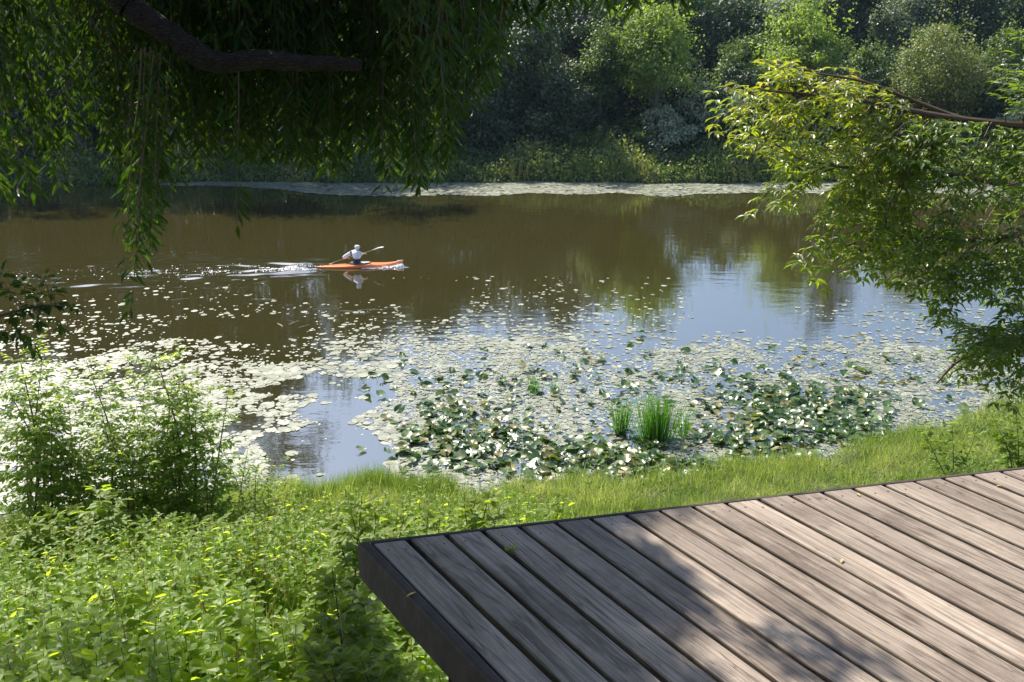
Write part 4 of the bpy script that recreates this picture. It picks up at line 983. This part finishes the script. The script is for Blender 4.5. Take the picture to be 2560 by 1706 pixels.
# cockpit rim, inner dark well and pale tip
def kz(u): return .10 + .06 * math.exp(-((u - .1) / .35) ** 2)
ring = [( .02 + .42 * math.cos(t), .205 * math.sin(t)) for t in np.linspace(0, 6.2832, 29)[:-1]]
mb = MB(); P = np.array([(x, y, kz(x / (KL / 2)) + .028 - .55 * y * y) for x, y in ring] ); P = np.vstack([P, P[:1]]); tube(mb, P, .014, 6, cap=False); mb.build('cockpit_rim', M['coam'], kay)
mb = MB(); V = [(.02, 0, .178)] + [(x * .97, y * .95, kz(0) + .022 - .5 * y * y) for x, y in ring]; mb.add(V, [(0, i, i % 28 + 1) for i in range(1, 29)]); mb.build('spray_deck', M['seatpad'], kay)
mb = MB(); P, Q = smooth_path([(1.5, 0, .16), (1.62, 0, .185), (KL / 2 + .01, 0, .215)], [.05, .034, .012], 5); tube(mb, P, Q, 8); mb.build('bow_tip', M['kayak_pale'], kay, smooth=True)

# paddler: torso turned away from the camera, seen from behind the right shoulder
per = empty('person', (KC[0] - .10 * kdir[0], KC[1] - .10 * kdir[1], .06), KYAW); tag(per, 'person in a white hooded top paddling the orange kayak', 'person')
def skin_obj(name, verts, edges, radii, m, parent, root=0, sub=2):
    me = bpy.data.meshes.new(name); me.from_pydata([tuple(v) for v in verts], edges, []); me.materials.append(m)
    o = bpy.data.objects.new(name, me); COL.objects.link(o); o.parent = parent
    md = o.modifiers.new('skin', 'SKIN'); md.use_smooth_shade = True
    for i, r in enumerate(radii): me.skin_vertices[0].data[i].radius = (r, r) if np.isscalar(r) else r
    for i in range(len(verts)): me.skin_vertices[0].data[i].use_root = (i == root)
    s = o.modifiers.new('sub', 'SUBSURF'); s.levels = sub; s.render_levels = sub
    return o
TW = R(42); cT, sT = math.cos(TW), math.sin(TW)
def tw_(x, y, z, k=1.0):   # torso frame: x forward, y left, turned left by TW*k
    a = TW * k; return (x * math.cos(a) - y * math.sin(a), x * math.sin(a) + y * math.cos(a), z)
pel = (0, 0, .03); waist = tw_(.0, 0, .22, .4); chest = tw_(.02, 0, .42); upper = tw_(.03, 0, .52); neck = tw_(.045, 0, .62); head = tw_(.07, 0, .73, .75); crown_ = tw_(.06, 0, .80, .75)
shR, shL = tw_(.02, -.19, .53), tw_(.02, .19, .53)
def fwd_pt(px, py, dy):
    p = at_y(px, py, KC[1] + dy); d = p - np.array([per.location[0], per.location[1], .06]); c, s = math.cos(-KYAW), math.sin(-KYAW)
    return (d[0] * c - d[1] * s, d[0] * s + d[1] * c, d[2])
# points read in the photograph, at the person's depth
hR = fwd_pt(909, 634.5, .05); eR = fwd_pt(893, 637, -.12)
shRp = (shR[0], shR[1], shR[2])
eL = fwd_pt(858, 644, .12); hL = fwd_pt(868, 645, .30)
def hand(verts, edges, radii, wi, wrist, elbow, curl):
    """palm, four fingers of unequal length and a thumb closing on the shaft"""
    w_ = np.array(wrist); d = nrm(w_ - np.array(elbow)); s = nrm(np.cross(d, [0, 0, 1])); u = np.cross(s, d)
    verts.append(w_ + d * .06); edges.append((wi, len(verts) - 1)); radii.append((.022, .03)); pi = len(verts) - 1
    for k, (o_, L) in enumerate([(-.03, .062), (-.01, .072), (.01, .068), (.03, .052)]):
        a = w_ + d * .085 + s * o_; b = a + d * L * .45 - u * .01; c = b + d * .2 * L - u * L * .5
        n0 = len(verts); verts += [a, b, c]; radii += [.009, .0085, .007]; edges += [(pi, n0), (n0, n0 + 1), (n0 + 1, n0 + 2)]
    a = w_ + d * .03 + s * .04; b = a + s * .015 + d * .03 - u * .03; n0 = len(verts); verts += [a, b]; radii += [.011, .009]; edges += [(pi, n0), (n0, n0 + 1)]
V = [pel, waist, chest, upper, neck, head, crown_, shRp, eR, hR, shL, eL, hL, (.40, .08, -.02), (.95, .06, -.02), (.40, -.08, -.02), (.95, -.06, -.02)]
E = [(0, 1), (1, 2), (2, 3), (3, 4), (4, 5), (5, 6), (3, 7), (7, 8), (8, 9), (3, 10), (10, 11), (11, 12), (0, 13), (13, 14), (0, 15), (15, 16)]
Rr = [.10, .09, .095, .08, .05, .085, .06, .045, .038, .027, .045, .038, .027, .05, .04, .05, .04]
V = [np.array(v, float) for v in V]
hand(V, E, Rr, 9, hR, eR, 1); hand(V, E, Rr, 12, hL, eL, 1)
skin_obj('body', V, E, Rr, M['skin'], per)
# face: nose, chin and eyes
fd = np.array(tw_(1, 0, 0, .75)); sd2 = np.array(tw_(0, 1, 0, .75)); hd = np.array(head)
mb = MB(); tube(mb, [hd + fd * .075 + UP * .03, hd + fd * .112 - UP * .005, hd + fd * .085 - UP * .02], [.008, .014, .012], 6); mb.build('nose', M['skin'], per, smooth=True)
# jacket: torso and sleeves, slightly larger than the body
V = [waist, chest, upper, np.array(neck) - np.array([0, 0, .03]), shRp, eR, np.array(eR) * .06 + np.array(hR) * .94, shL, eL, np.array(eL) * .2 + np.array(hL) * .8]
E = [(0, 1), (1, 2), (2, 3), (2, 4), (4, 5), (5, 6), (2, 7), (7, 8), (8, 9)]
skin_obj('jacket', V, E, [.155, (.20, .17), (.18, .14), .085, .088, .066, .052, .088, .066, .052], M['white_cloth'], per)
V = [np.array(neck) + UP * .0 - fd * .01, hd - fd * .02 + UP * .01, np.array(crown_) - fd * .012 + UP * .012]
skin_obj('hood', V, [(0, 1), (1, 2)], [.078, .118, .098], M['white_cloth'], per)
mb = MB(); a = np.linspace(-1.25, 1.25, 9); P = [hd + UP * .035 + fd * (.093 * math.cos(t)) + sd2 * (.098 * math.sin(t)) for t in a]; tube(mb, P, .016, 6); mb.build('sunglasses', M['black'], per)
mb = MB(); P = np.array([(0, 0, .02), (0, 0, .10), (0, 0, .2), np.array(waist) + UP * .03]); tube(mb, P, [.185, .165, .15, .138], 14); mb.build('spray_skirt', M['skirt'], per, smooth=True)
# paddle
pa = at_y(836, 656, KC[1] + .42); pb_ = at_y(959, 618, KC[1] + .02 + .0)
pad = empty('paddle', tuple(pa)); tag(pad, 'black paddle held across the lap with one raised pale blade', 'paddle')
d = pb_ - pa; mb = MB(); tube(mb, [np.zeros(3), d * .78], .016, 8); mb.build('shaft', M['black'], pad)
for nm, a, b in (('blade', d * .76, d * 1.0), ('blade', -d * .0, -d * .22)):
    mb = MB(); ax = nrm(b - a); L = np.linalg.norm(b - a); sdv = nrm(np.cross(ax, [0, 1, .2])); nn = np.cross(ax, sdv)
    V = []; t_ = np.linspace(0, 1, 9)
    for t in t_:
        wv = .010 + .032 * math.sin(min(1, t * 1.15) * math.pi * .62) ** 1.2 * (1 if t < .9 else .7)
        for s in (-1, -.5, 0, .5, 1): V.append(a + ax * L * t + nn * wv * s * .9 + sdv * (.03 * s * s * math.sin(t * 3.14)))
        for s in (1, .5, 0, -.5, -1): V.append(a + ax * L * t + nn * wv * s * .9 + sdv * (.03 * s * s * math.sin(t * 3.14) + .006))
    Fc = []
    for i in range(8):
        for j in range(10): k = (j + 1) % 10; Fc.append((i * 10 + j, i * 10 + k, (i + 1) * 10 + k, (i + 1) * 10 + j))
    mb.add(V, Fc); mb.build(nm, M['blade'], pad, smooth=True)
# white flecks drawn for the sun glints on the wake, and splashes
M['glint_foam'] = plain('glint_foam', (.9, .92, .95), .35, spec=.8)
n = 2600; s = rng.gamma(1.2, 2.6, n); lat = rng.normal(size=n) * (.12 + .055 * s); k_ = s < 14
s, lat = s[k_], lat[k_]; n = len(s)
cl = vnoise(s, lat * 3 + 20, .5, 91) > .45; s, lat = s[cl], lat[cl]; n = len(s)
X = KC[0] - kdir[0] * (s + 1.25) + klat[0] * lat; Y = KC[1] - kdir[1] * (s + 1.25) + klat[1] * lat
mb = MB(); Z = wave(X, Y) + .006
ang_ = rng.random(n) * 6.28; leaves(mb, pad_tpl(6), np.stack([X, Y, Z], 1), np.stack([np.cos(ang_), np.sin(ang_), 0 * ang_], 1), nrm(UP + rng.normal(size=(n, 3)) * .3), .010 + .022 * rng.random(n) ** 2)
n = 420; u = rng.uniform(.1, 1.75, n); lat = -.30 * (1 - (u / 1.93) ** 2.4) - .03 - np.abs(rng.normal(size=n)) * .07 * (.3 + u)
X = KC[0] + kdir[0] * u + klat[0] * lat; Y = KC[1] + kdir[1] * u + klat[1] * lat; Z = wave(X, Y) + .005 + np.abs(rng.normal(size=n)) * .035 * (u > .9)
leaves(mb, pad_tpl(6), np.stack([X, Y, Z], 1), nrm(rsph(n)), nrm(UP + rsph(n) * .6), .012 + .02 * rng.random(n))
tag(mb.build('wake_glint_flecks', M['glint_foam']), 'white flecks painting sun glints and froth behind the kayak', 'glint_foam', kind='stuff')
